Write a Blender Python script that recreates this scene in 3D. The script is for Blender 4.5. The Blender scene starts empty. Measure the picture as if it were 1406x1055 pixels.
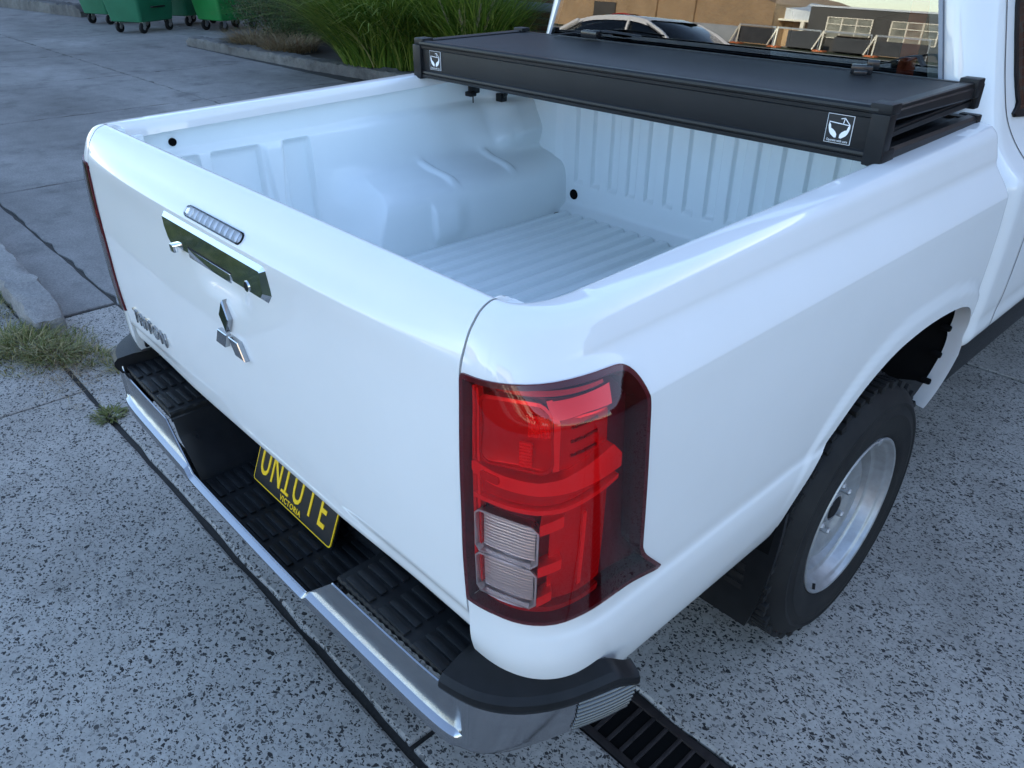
import bpy, bmesh, math, random
import numpy as np
from mathutils import Vector, Matrix

R = math.radians
random.seed(7)
rng = np.random.default_rng(7)
scene = bpy.context.scene
col = scene.collection

# ------------------------------------------------------------------ camera, light, exposure
cam_d = bpy.data.cameras.new('camera')
cam = bpy.data.objects.new('camera', cam_d)
col.objects.link(cam)
cam_d.sensor_width = 36.0
cam_d.lens = 36.0 * 1065.19 / 1406.0
cam_d.clip_start = 0.02
cam_d.clip_end = 2000.0
cam.location = (1.4585, -0.5784, 1.702)
_y, _p, _r = 0.8191, -0.5232, 0.004
fw = Vector((-math.sin(_y) * math.cos(_p), math.cos(_y) * math.cos(_p), math.sin(_p)))
rt = Vector((math.cos(_y), math.sin(_y), 0)); up = rt.cross(fw)
rt2 = math.cos(_r) * rt + math.sin(_r) * up; up2 = -math.sin(_r) * rt + math.cos(_r) * up
cam.rotation_euler = Matrix((rt2, up2, -fw)).transposed().to_euler()
scene.camera = cam

SUN_EL, SUN_AZ = 24.0, 14.0            # azimuth from +Y towards +X
world = bpy.data.worlds.new('World'); scene.world = world; world.use_nodes = True
nt = world.node_tree
bg = nt.nodes['Background']
sky = nt.nodes.new('ShaderNodeTexSky'); sky.sky_type = 'NISHITA'; sky.sun_disc = False
sky.sun_elevation = R(SUN_EL); sky.sun_rotation = R(SUN_AZ)
sky.air_density = 0.85; sky.dust_density = 0.45; sky.ozone_density = 0.7
nt.links.new(sky.outputs[0], bg.inputs[0]); bg.inputs[1].default_value = 0.15

sun_d = bpy.data.lights.new('sun', 'SUN'); sun_d.energy = 3.6; sun_d.angle = R(0.5); sun_d.color = (1.0, 0.93, 0.82)
sun = bpy.data.objects.new('sun', sun_d); col.objects.link(sun)
sdir = Vector((math.sin(R(SUN_AZ)) * math.cos(R(SUN_EL)), math.cos(R(SUN_AZ)) * math.cos(R(SUN_EL)), math.sin(R(SUN_EL))))
sun.rotation_euler = sdir.to_track_quat('Z', 'Y').to_euler(); sun.location = (0, 0, 30)

scene.view_settings.view_transform = 'Standard'; scene.view_settings.look = 'None'
scene.view_settings.gamma = 1.0; scene.view_settings.use_curve_mapping = False
scene.view_settings.exposure = 2.02
scene.render.engine = 'CYCLES'
scene.cycles.max_bounces = 8; scene.cycles.transparent_max_bounces = 12
scene.cycles.sample_clamp_indirect = 6.0

# ------------------------------------------------------------------ materials
MATS = {}
def principled(name, base, rough=0.5, metal=0.0, coat=0.0, coat_rough=0.03, spec=0.5, ior=1.45):
    m = bpy.data.materials.new(name); m.use_nodes = True
    b = m.node_tree.nodes['Principled BSDF']
    b.inputs['Base Color'].default_value = (*base, 1); b.inputs['Roughness'].default_value = rough
    b.inputs['Metallic'].default_value = metal; b.inputs['Coat Weight'].default_value = coat
    b.inputs['Coat Roughness'].default_value = coat_rough; b.inputs['Specular IOR Level'].default_value = spec
    b.inputs['IOR'].default_value = ior
    MATS[name] = m
    return m
def node(m, t, **kw):
    n = m.node_tree.nodes.new(t)
    for k, v in kw.items(): setattr(n, k, v)
    return n
def link(m, a, b): m.node_tree.links.new(a, b)
def pos_out(m):
    return node(m, 'ShaderNodeNewGeometry').outputs['Position']
def noise_out(m, scale, detail=4, rough=0.55, src=None, dim='3D'):
    n = node(m, 'ShaderNodeTexNoise'); n.inputs['Scale'].default_value = scale
    n.inputs['Detail'].default_value = detail; n.inputs['Roughness'].default_value = rough
    link(m, src if src is not None else pos_out(m), n.inputs['Vector'])
    return n.outputs['Fac']
def ramp(m, src, stops, interp='LINEAR'):
    r = node(m, 'ShaderNodeValToRGB'); r.color_ramp.interpolation = interp
    e = r.color_ramp.elements
    while len(e) < len(stops): e.new(0.5)
    for k, (p, c) in zip(e, stops): k.position = p; k.color = (*c, 1) if len(c) == 3 else c
    link(m, src, r.inputs['Fac'])
    return r.outputs['Color']
def mixc(m, fac, a, b, blend='MIX'):
    n = node(m, 'ShaderNodeMix', data_type='RGBA', blend_type=blend)
    for s, v in ((n.inputs[0], fac), (n.inputs[6], a), (n.inputs[7], b)):
        if isinstance(v, (int, float)): s.default_value = v
        elif isinstance(v, tuple): s.default_value = (*v, 1)
        else: link(m, v, s)
    return n.outputs[2]
def mathn(m, op, a, b=0.0, clamp=False):
    n = node(m, 'ShaderNodeMath', operation=op, use_clamp=clamp)
    for s, v in ((n.inputs[0], a), (n.inputs[1], b)):
        if isinstance(v, (int, float)): s.default_value = v
        else: link(m, v, s)
    return n.outputs[0]
def bump(m, h, strength=0.3, dist=0.002):
    n = node(m, 'ShaderNodeBump'); n.inputs['Strength'].default_value = strength; n.inputs['Distance'].default_value = dist
    link(m, h, n.inputs['Height']); link(m, n.outputs[0], m.node_tree.nodes['Principled BSDF'].inputs['Normal'])
def base_in(m): return m.node_tree.nodes['Principled BSDF'].inputs['Base Color']
def rough_in(m): return m.node_tree.nodes['Principled BSDF'].inputs['Roughness']

def mottled(name, c1, c2, scale, rough=0.6, bstr=0.0, bscale=None, **kw):
    m = principled(name, c1, rough, **kw)
    link(m, ramp(m, noise_out(m, scale, 5), [(0.3, c1), (0.7, c2)]), base_in(m))
    if bstr: bump(m, noise_out(m, bscale or scale * 6, 3), bstr)
    return m

# white car paint: very fine orange peel and a little dust
m = principled('white_paint', (0.76, 0.76, 0.75), 0.5, coat=1.0, coat_rough=0.012, spec=0.1)
link(m, ramp(m, noise_out(m, 3.0, 6), [(0.35, (0.765, 0.765, 0.75)), (0.75, (0.735, 0.735, 0.715))]), base_in(m))
m = principled('tub_white_lifted', (0.80, 0.81, 0.80), 0.5, coat=0.7, coat_rough=0.05, spec=0.15)  # body white with bed shade offset in the colour: lighter and tinted cyan
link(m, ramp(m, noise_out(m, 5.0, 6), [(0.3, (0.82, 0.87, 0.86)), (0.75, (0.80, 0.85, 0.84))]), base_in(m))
principled('chrome', (0.86, 0.87, 0.88), 0.05, metal=1.0)
m = principled('bumper_chrome', (0.42, 0.42, 0.43), 0.16, metal=1.0)
link(m, ramp(m, noise_out(m, 40, 4), [(0.3, (0.13, 0.13, 0.13)), (0.8, (0.24, 0.24, 0.24))]), rough_in(m))
mottled('black_plastic', (0.008, 0.0085, 0.009), (0.013, 0.0135, 0.015), 25, 0.42, 0.15, 900, spec=0.25)
mottled('black_gloss', (0.010, 0.011, 0.013), (0.018, 0.019, 0.021), 12, 0.2)
mottled('step_rubber', (0.009, 0.010, 0.011), (0.018, 0.019, 0.021), 18, 0.46, 0.2, 700, spec=0.25)
mottled('cover_black', (0.006, 0.006, 0.0065), (0.009, 0.009, 0.0095), 8, 0.46, 0.25, 1400, spec=0.3)
mottled('cover_rail', (0.007, 0.0075, 0.008), (0.012, 0.0125, 0.0135), 10, 0.34, 0.1, 600, spec=0.3)
principled('black_void', (0.004, 0.004, 0.004), 0.9, spec=0.1)
principled('gap_black', (0.012, 0.012, 0.013), 0.8, spec=0.2)
m = mottled('tyre_rubber', (0.009, 0.009, 0.0095), (0.018, 0.0175, 0.017), 14, 0.62, 0.25, 300, spec=0.25)
m = principled('wheel_silver', (0.36, 0.37, 0.38), 0.45, metal=0.7, coat=0.1)
link(m, ramp(m, noise_out(m, 30, 5), [(0.35, (0.40, 0.41, 0.42)), (0.8, (0.30, 0.30, 0.295))]), base_in(m))
principled('end_rib_grey', (0.10, 0.105, 0.11), 0.3, metal=0.6)
principled('number_black', (0.012, 0.013, 0.014), 0.35)
principled('number_yellow', (0.88, 0.56, 0.010), 0.4)
principled('sticker_white', (0.80, 0.80, 0.80), 0.5)
principled('red_reflector', (0.78, 0.003, 0.006), 0.24, metal=0.5)
principled('red_bright', (1.0, 0.012, 0.014), 0.22, metal=0.15)
principled('red_border', (0.48, 0.003, 0.006), 0.25, metal=0.3)
principled('dark_chrome', (0.40, 0.41, 0.42), 0.10, metal=1.0)
principled('red_deep', (0.22, 0.001, 0.003), 0.3, metal=0.4)
principled('red_smoked', (0.11, 0.003, 0.010), 0.3)
principled('lamp_clear', (0.72, 0.73, 0.74), 0.30, metal=0.6, coat=0.8)
principled('lamp_chrome', (0.75, 0.76, 0.78), 0.12, metal=1.0)
principled('belt_red', (0.75, 0.10, 0.02), 0.6)
principled('cabin_dark', (0.020, 0.020, 0.022), 0.8)

def glass(name, tint, ior, rough=0.0, gloss=(1, 1, 1)):
    m = bpy.data.materials.new(name); m.use_nodes = True; n = m.node_tree.nodes
    n.remove(n['Principled BSDF'])
    tr = node(m, 'ShaderNodeBsdfTransparent'); tr.inputs[0].default_value = (*tint, 1)
    gl = node(m, 'ShaderNodeBsdfGlossy'); gl.inputs['Roughness'].default_value = rough; gl.inputs[0].default_value = (*gloss, 1)
    fr = node(m, 'ShaderNodeFresnel'); fr.inputs['IOR'].default_value = ior
    mx = node(m, 'ShaderNodeMixShader')
    link(m, fr.outputs[0], mx.inputs[0]); link(m, tr.outputs[0], mx.inputs[1]); link(m, gl.outputs[0], mx.inputs[2])
    link(m, mx.outputs[0], n['Material Output'].inputs[0])
    MATS[name] = m
    return m
glass('window_glass', (0.62, 0.66, 0.66), 2.0)
glass('lens_clear', (0.92, 0.90, 0.90), 1.55)
glass('lens_red', (0.96, 0.86, 0.86), 1.45)
glass('car_glass', (0.10, 0.13, 0.13), 1.8)

# exposed aggregate concrete
def aggregate(name, c_lo, c_hi, stone, thresh, gain, scale):
    m = principled(name, c_lo, 0.78)
    P = pos_out(m)
    n = node(m, 'ShaderNodeTexNoise'); n.inputs['Scale'].default_value = scale * 0.8; n.inputs['Detail'].default_value = 2
    link(m, P, n.inputs['Vector'])
    add = node(m, 'ShaderNodeVectorMath', operation='MULTIPLY_ADD')
    link(m, n.outputs['Color'], add.inputs[0]); add.inputs[1].default_value = (0.022, 0.022, 0.0); link(m, P, add.inputs[2])
    flat = node(m, 'ShaderNodeVectorMath', operation='MULTIPLY'); link(m, add.outputs[0], flat.inputs[0]); flat.inputs[1].default_value = (1, 1, 0)
    masks = []
    for sc, th, g, ang in ((scale, thresh, gain, 0.5), (scale * 1.9, thresh + 0.05, gain, 1.7)):
        mp = node(m, 'ShaderNodeMapping'); mp.inputs['Rotation'].default_value = (0, 0, ang); mp.inputs['Scale'].default_value = (1.0, 1.45, 1)
        link(m, flat.outputs[0], mp.inputs['Vector'])
        v = node(m, 'ShaderNodeTexVoronoi', feature='F1', distance='MINKOWSKI'); v.inputs['Exponent'].default_value = 1.3
        v.inputs['Scale'].default_value = sc; link(m, mp.outputs[0], v.inputs['Vector'])
        sp = node(m, 'ShaderNodeSeparateColor'); link(m, v.outputs['Color'], sp.inputs[0])
        lim = mathn(m, 'MULTIPLY', mathn(m, 'SUBTRACT', sp.outputs[0], th), g)
        masks.append((mathn(m, 'MULTIPLY', mathn(m, 'SUBTRACT', lim, v.outputs['Distance']), 14.0, True), sp.outputs[1]))
    msk = mathn(m, 'MAXIMUM', masks[0][0], masks[1][0])
    big = noise_out(m, 1.1, 5); mid = noise_out(m, 9, 5); fine = noise_out(m, 260, 3)
    matrix = ramp(m, mathn(m, 'ADD', mathn(m, 'MULTIPLY', big, 0.5), mathn(m, 'MULTIPLY', mid, 0.5)), [(0.35, c_lo), (0.68, c_hi)])
    matrix = mixc(m, mathn(m, 'MULTIPLY', ramp(m, noise_out(m, 90, 3), [(0.42, (0, 0, 0)), (0.66, (1, 1, 1))]), 0.30), matrix, tuple(c * 0.5 for c in c_lo))
    matrix = mixc(m, mathn(m, 'MULTIPLY', fine, 0.55), matrix, (0.5, 0.5, 0.5), 'OVERLAY')
    st = ramp(m, masks[0][1], [(0.0, stone), (0.55, tuple(c * 1.7 for c in stone)), (0.72, (0.085, 0.080, 0.075)), (0.86, (0.15, 0.135, 0.118)), (1.0, (0.20, 0.195, 0.19))])
    patch = ramp(m, noise_out(m, 2.3, 3), [(0.22, (0.6,) * 3), (0.42, (1, 1, 1))])
    stain = ramp(m, noise_out(m, 0.8, 6, 0.65), [(0.30, (0.62, 0.61, 0.60)), (0.5, (0.95, 0.95, 0.95)), (0.75, (1, 1, 1))])
    link(m, mixc(m, 1.0, mixc(m, mathn(m, 'MULTIPLY', msk, patch), matrix, st), stain, 'MULTIPLY'), base_in(m))
    bump(m, mathn(m, 'SUBTRACT', mathn(m, 'MULTIPLY', fine, 0.5), mathn(m, 'MULTIPLY', msk, 0.5)), 0.5, 0.0015)
    return m
aggregate('aggregate', (0.33, 0.305, 0.27), (0.47, 0.435, 0.39), (0.020, 0.018, 0.017), 0.0, 0.68, 76)
aggregate('aggregate_worn', (0.24, 0.238, 0.235), (0.33, 0.325, 0.32), (0.045, 0.044, 0.046), 0.34, 0.75, 55)

def concrete(name, c1, c2, c3):
    m = principled(name, c1, 0.85)
    mp = node(m, 'ShaderNodeMapping'); mp.inputs['Scale'].default_value = (0.5, 1.0, 1); link(m, pos_out(m), mp.inputs['Vector'])
    big = noise_out(m, 0.55, 6, 0.6, mp.outputs[0]); mid = noise_out(m, 5.0, 7, 0.65); fine = noise_out(m, 150, 3)
    c = ramp(m, big, [(0.33, c1), (0.52, c2), (0.70, c3)])
    c = mixc(m, 0.45, c, ramp(m, mid, [(0.3, (0.35,) * 3), (0.7, (0.65,) * 3)]), 'OVERLAY')
    c = mixc(m, 0.6, c, ramp(m, fine, [(0.3, (0.32,) * 3), (0.7, (0.68,) * 3)]), 'OVERLAY')
    blot = ramp(m, noise_out(m, 1.7, 8, 0.72), [(0.34, (0.45, 0.45, 0.46)), (0.47, (0.92, 0.92, 0.92)), (0.62, (1.0, 1.0, 1.0)), (0.75, (1.25, 1.24, 1.2))])
    c = mixc(m, 0.75, c, blot, 'MULTIPLY')
    grit = ramp(m, noise_out(m, 60, 4, 0.7), [(0.35, (0.70, 0.70, 0.70)), (0.6, (1.1, 1.1, 1.1))])
    c = mixc(m, 0.7, c, grit, 'MULTIPLY')
    link(m, c, base_in(m)); bump(m, fine, 0.5, 0.002)
    return m
concrete('old_concrete', (0.125, 0.118, 0.110), (0.20, 0.19, 0.178), (0.285, 0.272, 0.255))
concrete('kerb_concrete', (0.075, 0.07, 0.065), (0.13, 0.125, 0.115), (0.22, 0.21, 0.19))
concrete('kerb_light', (0.15, 0.145, 0.135), (0.26, 0.25, 0.235), (0.38, 0.365, 0.34))
concrete('joint_dirt', (0.022, 0.020, 0.018), (0.035, 0.031, 0.027), (0.055, 0.05, 0.042))
concrete('asphalt', (0.05, 0.05, 0.05), (0.07, 0.07, 0.07), (0.095, 0.094, 0.092))
concrete('soil', (0.035, 0.028, 0.02), (0.06, 0.048, 0.034), (0.10, 0.08, 0.055))
concrete('verge', (0.025, 0.04, 0.012), (0.045, 0.062, 0.02), (0.09, 0.09, 0.04))
concrete('forecourt', (0.24, 0.22, 0.18), (0.32, 0.30, 0.25), (0.38, 0.36, 0.31))

def brick_mat(name, c1, c2, mortar, scale):
    m = principled(name, c1, 0.85)
    tc = node(m, 'ShaderNodeNewGeometry'); sx = node(m, 'ShaderNodeSeparateXYZ'); link(m, tc.outputs['Position'], sx.inputs[0])
    cb = node(m, 'ShaderNodeCombineXYZ'); link(m, mathn(m, 'ADD', sx.outputs[0], sx.outputs[1]), cb.inputs[0]); link(m, sx.outputs[2], cb.inputs[1])
    b = node(m, 'ShaderNodeTexBrick'); b.inputs['Scale'].default_value = scale
    b.inputs['Color1'].default_value = (*c1, 1); b.inputs['Color2'].default_value = (*c2, 1); b.inputs['Mortar'].default_value = (*mortar, 1)
    b.inputs['Mortar Size'].default_value = 0.018; b.inputs['Brick Width'].default_value = 0.48; b.inputs['Row Height'].default_value = 0.17
    link(m, cb.outputs[0], b.inputs['Vector'])
    c = mixc(m, 0.5, b.outputs['Color'], ramp(m, noise_out(m, 0.7, 5), [(0.3, (0.35,) * 3), (0.7, (0.62,) * 3)]), 'OVERLAY')
    link(m, c, base_in(m))
    return m
brick_mat('tan_brick', (0.42, 0.27, 0.13), (0.33, 0.20, 0.10), (0.40, 0.33, 0.24), 2.0)
brick_mat('red_brick', (0.20, 0.085, 0.055), (0.13, 0.06, 0.042), (0.16, 0.13, 0.11), 2.0)
mottled('bin_green', (0.010, 0.105, 0.050), (0.014, 0.135, 0.068), 3, 0.42)
mottled('bin_green_bright', (0.012, 0.16, 0.035), (0.018, 0.20, 0.05), 3, 0.42)
principled('caster_metal', (0.55, 0.55, 0.55), 0.35, metal=0.9)
mottled('dark_wall', (0.055, 0.052, 0.047), (0.075, 0.070, 0.062), 0.6, 0.8)
mottled('pale_roof', (0.45, 0.48, 0.50), (0.55, 0.57, 0.58), 0.8, 0.5)
principled('cream_paint', (0.66, 0.60, 0.48), 0.6)
mottled('window_dim', (0.30, 0.29, 0.23), (0.12, 0.12, 0.10), 0.9, 0.3)
mottled('pallet_wood', (0.24, 0.18, 0.12), (0.15, 0.12, 0.085), 4, 0.8)
mottled('shade_cloth', (0.035, 0.037, 0.040), (0.055, 0.056, 0.058), 2, 0.8)
mottled('grey_panel', (0.30, 0.32, 0.33), (0.36, 0.38, 0.385), 0.8, 0.5)
mottled('fence_dark', (0.018, 0.020, 0.026), (0.032, 0.035, 0.042), 3, 0.5)
mottled('rail_grey', (0.20, 0.22, 0.26), (0.27, 0.29, 0.33), 3, 0.45)
principled('red_car_paint', (0.45, 0.015, 0.012), 0.3, coat=1.0)
mottled('iron', (0.020, 0.016, 0.016), (0.040, 0.032, 0.030), 30, 0.5, 0.3, 200, metal=0.3)
principled('orange_block', (0.55, 0.16, 0.06), 0.7)
mottled('bark', (0.06, 0.045, 0.03), (0.10, 0.08, 0.055), 20, 0.9)

def leafy(name, cols, rough=0.5, trans=0.25):
    m = principled(name, cols[0], rough, spec=0.35)
    oi = node(m, 'ShaderNodeAttribute', attribute_name='tone')
    link(m, ramp(m, oi.outputs['Fac'], [(i / (len(cols) - 1), c) for i, c in enumerate(cols)]), base_in(m))
    b = m.node_tree.nodes['Principled BSDF']
    tl = node(m, 'ShaderNodeBsdfTranslucent'); link(m, base_in(m).links[0].from_socket, tl.inputs[0])
    mx = node(m, 'ShaderNodeMixShader'); mx.inputs[0].default_value = trans
    link(m, b.outputs[0], mx.inputs[1]); link(m, tl.outputs[0], mx.inputs[2])
    link(m, mx.outputs[0], m.node_tree.nodes['Material Output'].inputs[0])
    return m
leafy('blade_green', [(0.05, 0.11, 0.014), (0.12, 0.21, 0.025), (0.22, 0.30, 0.045), (0.36, 0.37, 0.11), (0.42, 0.33, 0.17)])
leafy('shrub_leaf', [(0.018, 0.040, 0.014), (0.035, 0.065, 0.022), (0.060, 0.085, 0.035), (0.12, 0.12, 0.06)])
leafy('dry_grass', [(0.13, 0.09, 0.045), (0.22, 0.16, 0.08), (0.32, 0.25, 0.14), (0.20, 0.10, 0.06)])
leafy('tuft_green', [(0.085, 0.105, 0.020), (0.15, 0.165, 0.04), (0.30, 0.26, 0.10), (0.42, 0.33, 0.18)])
leafy('plume', [(0.26, 0.20, 0.12), (0.36, 0.29, 0.19)])
def M(n): return MATS[n]

# ------------------------------------------------------------------ mesh helpers
class MB:
    def __init__(s): s.v = []; s.f = []; s.tone = []
    def add(s, vs, fs):
        o = len(s.v); s.v += [tuple(map(float, p)) for p in vs]; s.f += [tuple(i + o for i in f) for f in fs]
    def box(s, lo, hi, bev=0.0, mat=None):
        bm = bmesh.new(); bmesh.ops.create_cube(bm, size=1)
        c = [(a + b) / 2 for a, b in zip(lo, hi)]; d = [abs(b - a) for a, b in zip(lo, hi)]
        for v in bm.verts: v.co = Vector((v.co.x * d[0], v.co.y * d[1], v.co.z * d[2]))
        if bev: bmesh.ops.bevel(bm, geom=bm.edges[:] , offset=bev, segments=2, affect='EDGES', profile=0.6)
        T = (mat if mat is not None else Matrix.Identity(4))
        for v in bm.verts: v.co = T @ (v.co + Vector(c))
        bm.verts.index_update()
        s.add([v.co for v in bm.verts], [[v.index for v in f.verts] for f in bm.faces]); bm.free()
    def grid(s, P, flip=False, closed_u=False, mask=None):
        P = np.asarray(P, float); nu, nv = P.shape[:2]; o = len(s.v)
        s.v += [tuple(p) for p in P.reshape(-1, 3)]
        for i in range(nu - (0 if closed_u else 1)):
            for j in range(nv - 1):
                if mask is not None and mask[i][j]: continue
                a, b, c, d = i * nv + j, ((i + 1) % nu) * nv + j, ((i + 1) % nu) * nv + j + 1, i * nv + j + 1
                s.f.append(tuple(o + k for k in ((d, c, b, a) if flip else (a, b, c, d))))
    def tube(s, path, r, n=8, caps=True):
        path = [Vector(p) for p in path]; rs = r if isinstance(r, (list, tuple)) else [r] * len(path); rings = []
        ref = None
        for i, p in enumerate(path):
            t = (path[min(i + 1, len(path) - 1)] - path[max(i - 1, 0)]).normalized()
            if ref is None: ref = Vector((0, 0, 1)) if abs(t.z) < 0.9 else Vector((1, 0, 0))
            a = t.cross(ref).normalized(); b = t.cross(a).normalized(); ref = -b if False else a.cross(t)
            rings.append([p + rs[i] * (math.cos(k * 2 * math.pi / n) * a + math.sin(k * 2 * math.pi / n) * b) for k in range(n)])
        o = len(s.v)
        for rg in rings: s.v += [tuple(q) for q in rg]
        for i in range(len(path) - 1):
            for k in range(n):
                s.f.append((o + i * n + k, o + i * n + (k + 1) % n, o + (i + 1) * n + (k + 1) % n, o + (i + 1) * n + k))
        if caps:
            s.f.append(tuple(o + k for k in range(n))[::-1]); s.f.append(tuple(o + (len(path) - 1) * n + k for k in range(n)))
    def lathe(s, prof, n=48, axis='x', c=(0, 0, 0), a0=0.0, a1=2 * math.pi):
        full = abs(a1 - a0 - 2 * math.pi) < 1e-6
        m_ = n if full else n + 1
        P = []
        for i in range(m_):
            t = a0 + (a1 - a0) * i / n; row = []
            for (r, x) in prof:
                if axis == 'x': row.append((c[0] + x, c[1] + r * math.cos(t), c[2] + r * math.sin(t)))
                elif axis == 'y': row.append((c[0] + r * math.cos(t), c[1] + x, c[2] + r * math.sin(t)))
                else: row.append((c[0] + r * math.cos(t), c[1] + r * math.sin(t), c[2] + x))
            P.append(row)
        s.grid(P, closed_u=full)
    def prism(s, poly, fn0, fn1):
        """poly of 2D points, mapped by fn0 (front) and fn1 (back)"""
        n = len(poly); o = len(s.v)
        s.v += [tuple(fn0(*p)) for p in poly] + [tuple(fn1(*p)) for p in poly]
        s.f.append(tuple(range(o, o + n))); s.f.append(tuple(range(o + 2 * n - 1, o + n - 1, -1)))
        for k in range(n):
            s.f.append((o + (k + 1) % n, o + k, o + n + k, o + n + (k + 1) % n))
    def mesh(s, name, smooth=None, recalc=True):
        me = bpy.data.meshes.new(name); me.from_pydata(s.v, [], s.f); me.validate(verbose=False)
        bm = bmesh.new(); bm.from_mesh(me)
        bmesh.ops.remove_doubles(bm, verts=bm.verts[:], dist=1e-5) if not s.tone else None
        if recalc and not s.tone: bmesh.ops.recalc_face_normals(bm, faces=bm.faces[:])
        bm.to_mesh(me); bm.free()
        if s.tone:
            at = me.attributes.new('tone', 'FLOAT', 'POINT'); at.data.foreach_set('value', s.tone)
        if smooth is not None:
            me.polygons.foreach_set('use_smooth', [True] * len(me.polygons))
            if smooth < 179: me.set_sharp_from_angle(angle=R(smooth))
        return me
    def build(s, name, mat, parent=None, smooth=None, label=None, kind=None, recalc=True):
        me = s.mesh(name, smooth, recalc); me.materials.append(M(mat))
        return put(name, me, parent, label, kind)
def put(name, me, parent=None, label=None, kind=None):
    o = bpy.data.objects.new(name, me); col.objects.link(o)
    if parent is not None:
        o.parent = parent; o.matrix_parent_inverse = wm(parent).inverted()
    if label: o['label'] = label
    if kind: o['kind'] = kind
    return o
def wm(o):
    m_ = Matrix.LocRotScale(o.location, o.rotation_euler, o.scale)
    return wm(o.parent) @ o.matrix_parent_inverse @ m_ if o.parent else m_
def thing(name, label, cat, loc=(0, 0, 0), rz=0.0, group=None):
    o = bpy.data.objects.new(name, None); col.objects.link(o); o.location = loc; o.rotation_euler = (0, 0, rz)
    o.empty_display_size = 0.1
    o['label'] = label; o['category'] = cat
    if group: o['group'] = group
    return o
def tag(o, label, cat, group=None):
    o['label'] = label; o['category'] = cat
    if group: o['group'] = group
    return o
def struct(o): o['kind'] = 'structure'; return o
def kids(o): return [c for c in bpy.data.objects if c.parent == o]
def copy_tree(o, parent=None):
    ch = kids(o); c = o.copy(); col.objects.link(c)
    if parent is not None: c.parent = parent
    for k in ch: copy_tree(k, c)
    return c
def mirror_part(o):
    """a part of the truck copied to the other side (truck parts are built in truck space)"""
    ch = kids(o); c = o.copy(); col.objects.link(c); c.scale = (-1, 1, 1)
    for k in ch:
        d = k.copy(); col.objects.link(d); d.parent = c
    return c
def text_mesh(txt, size, extrude=0.0, xscale=1.0, bevel=0.0, spacing=1.0):
    cu = bpy.data.curves.new('text_curve', 'FONT'); cu.body = txt; cu.size = size; cu.extrude = extrude; cu.bevel_depth = bevel
    cu.space_character = spacing; cu.resolution_u = 3
    ob = bpy.data.objects.new('text_tmp', cu); col.objects.link(ob)
    dg = bpy.context.evaluated_depsgraph_get(); me = bpy.data.meshes.new_from_object(ob.evaluated_get(dg))
    bpy.data.objects.remove(ob); bpy.data.curves.remove(cu)
    xs = [v.co.x for v in me.vertices]; w = max(xs) + min(xs)
    for v in me.vertices: v.co.x = (v.co.x - w / 2) * xscale
    return me
def catmull(pts, sub):
    pts = np.asarray(pts, float); out = []
    n = len(pts)
    for i in range(n - 1):
        p0, p1, p2, p3 = pts[max(i - 1, 0)], pts[i], pts[i + 1], pts[min(i + 2, n - 1)]
        for k in range(sub):
            t = k / sub
            out.append(0.5 * ((2 * p1) + (-p0 + p2) * t + (2 * p0 - 5 * p1 + 4 * p2 - p3) * t * t + (-p0 + 3 * p1 - 3 * p2 + p3) * t ** 3))
    out.append(pts[-1]); return np.array(out)
def sst(a, b, x):
    t = np.clip((np.asarray(x, float) - a) / (b - a), 0, 1); return t * t * (3 - 2 * t)
def inside(poly, x, y):
    r = False; n = len(poly); j = n - 1
    for i in range(n):
        (xi, yi), (xj, yj) = poly[i], poly[j]
        if (yi > y) != (yj > y) and x < (xj - xi) * (y - yi) / (yj - yi) + xi: r = not r
        j = i
    return r
def inside_v(poly, X, Y):
    X, Y = np.asarray(X), np.asarray(Y); r = np.zeros(X.shape, bool); n = len(poly); j = n - 1
    for i in range(n):
        (xi, yi), (xj, yj) = poly[i], poly[j]
        if yi != yj:
            c = ((yi > Y) != (yj > Y)) & (X < (xj - xi) * (Y - yi) / (yj - yi) + xi); r ^= c
        j = i
    return r
def nearest_on(poly, p, closed=True):
    best, bp = 1e9, p; n = len(poly)
    for i in range(n if closed else n - 1):
        a, b = np.array(poly[i]), np.array(poly[(i + 1) % n]); d = b - a; L = d @ d
        t = 0 if L == 0 else min(1, max(0, ((np.array(p) - a) @ d) / L)); q = a + t * d
        e = (q[0] - p[0]) ** 2 + (q[1] - p[1]) ** 2
        if e < best: best, bp = e, q
    return bp, math.sqrt(best)
def fill2d(poly, step):
    """grid fill of a polygon with its border snapped on the outline: verts, quads, ordered border edges"""
    xs = [p[0] for p in poly]; ys = [p[1] for p in poly]
    nx = max(2, int((max(xs) - min(xs)) / step) + 1); ny = max(2, int((max(ys) - min(ys)) / step) + 1)
    gx = np.linspace(min(xs), max(xs), nx + 1); gy = np.linspace(min(ys), max(ys), ny + 1)
    CX, CY = np.meshgrid((gx[:-1] + gx[1:]) / 2, (gy[:-1] + gy[1:]) / 2, indexing='ij')
    ins = inside_v(poly, CX, CY); idx = {}; V = []; Q = []
    def vid(i, j):
        if (i, j) not in idx: idx[(i, j)] = len(V); V.append([gx[i], gy[j]])
        return idx[(i, j)]
    for i in range(nx):
        for j in range(ny):
            if ins[i, j]: Q.append((vid(i, j), vid(i + 1, j), vid(i + 1, j + 1), vid(i, j + 1)))
    ed = {}
    for q in Q:
        for k in range(4):
            a, b = q[k], q[(k + 1) % 4]
            if (b, a) in ed: del ed[(b, a)]
            else: ed[(a, b)] = 1
    for k in set(i for e in ed for i in e):
        V[k] = list(nearest_on(poly, V[k])[0])
    return V, Q, list(ed)

# ------------------------------------------------------------------ pickup truck
truck = thing('pickup_truck', 'white pickup truck with an open cargo bed parked on the speckled concrete', 'pickup truck', (0, 0, 0))
SEAM = 0.7465
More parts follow.
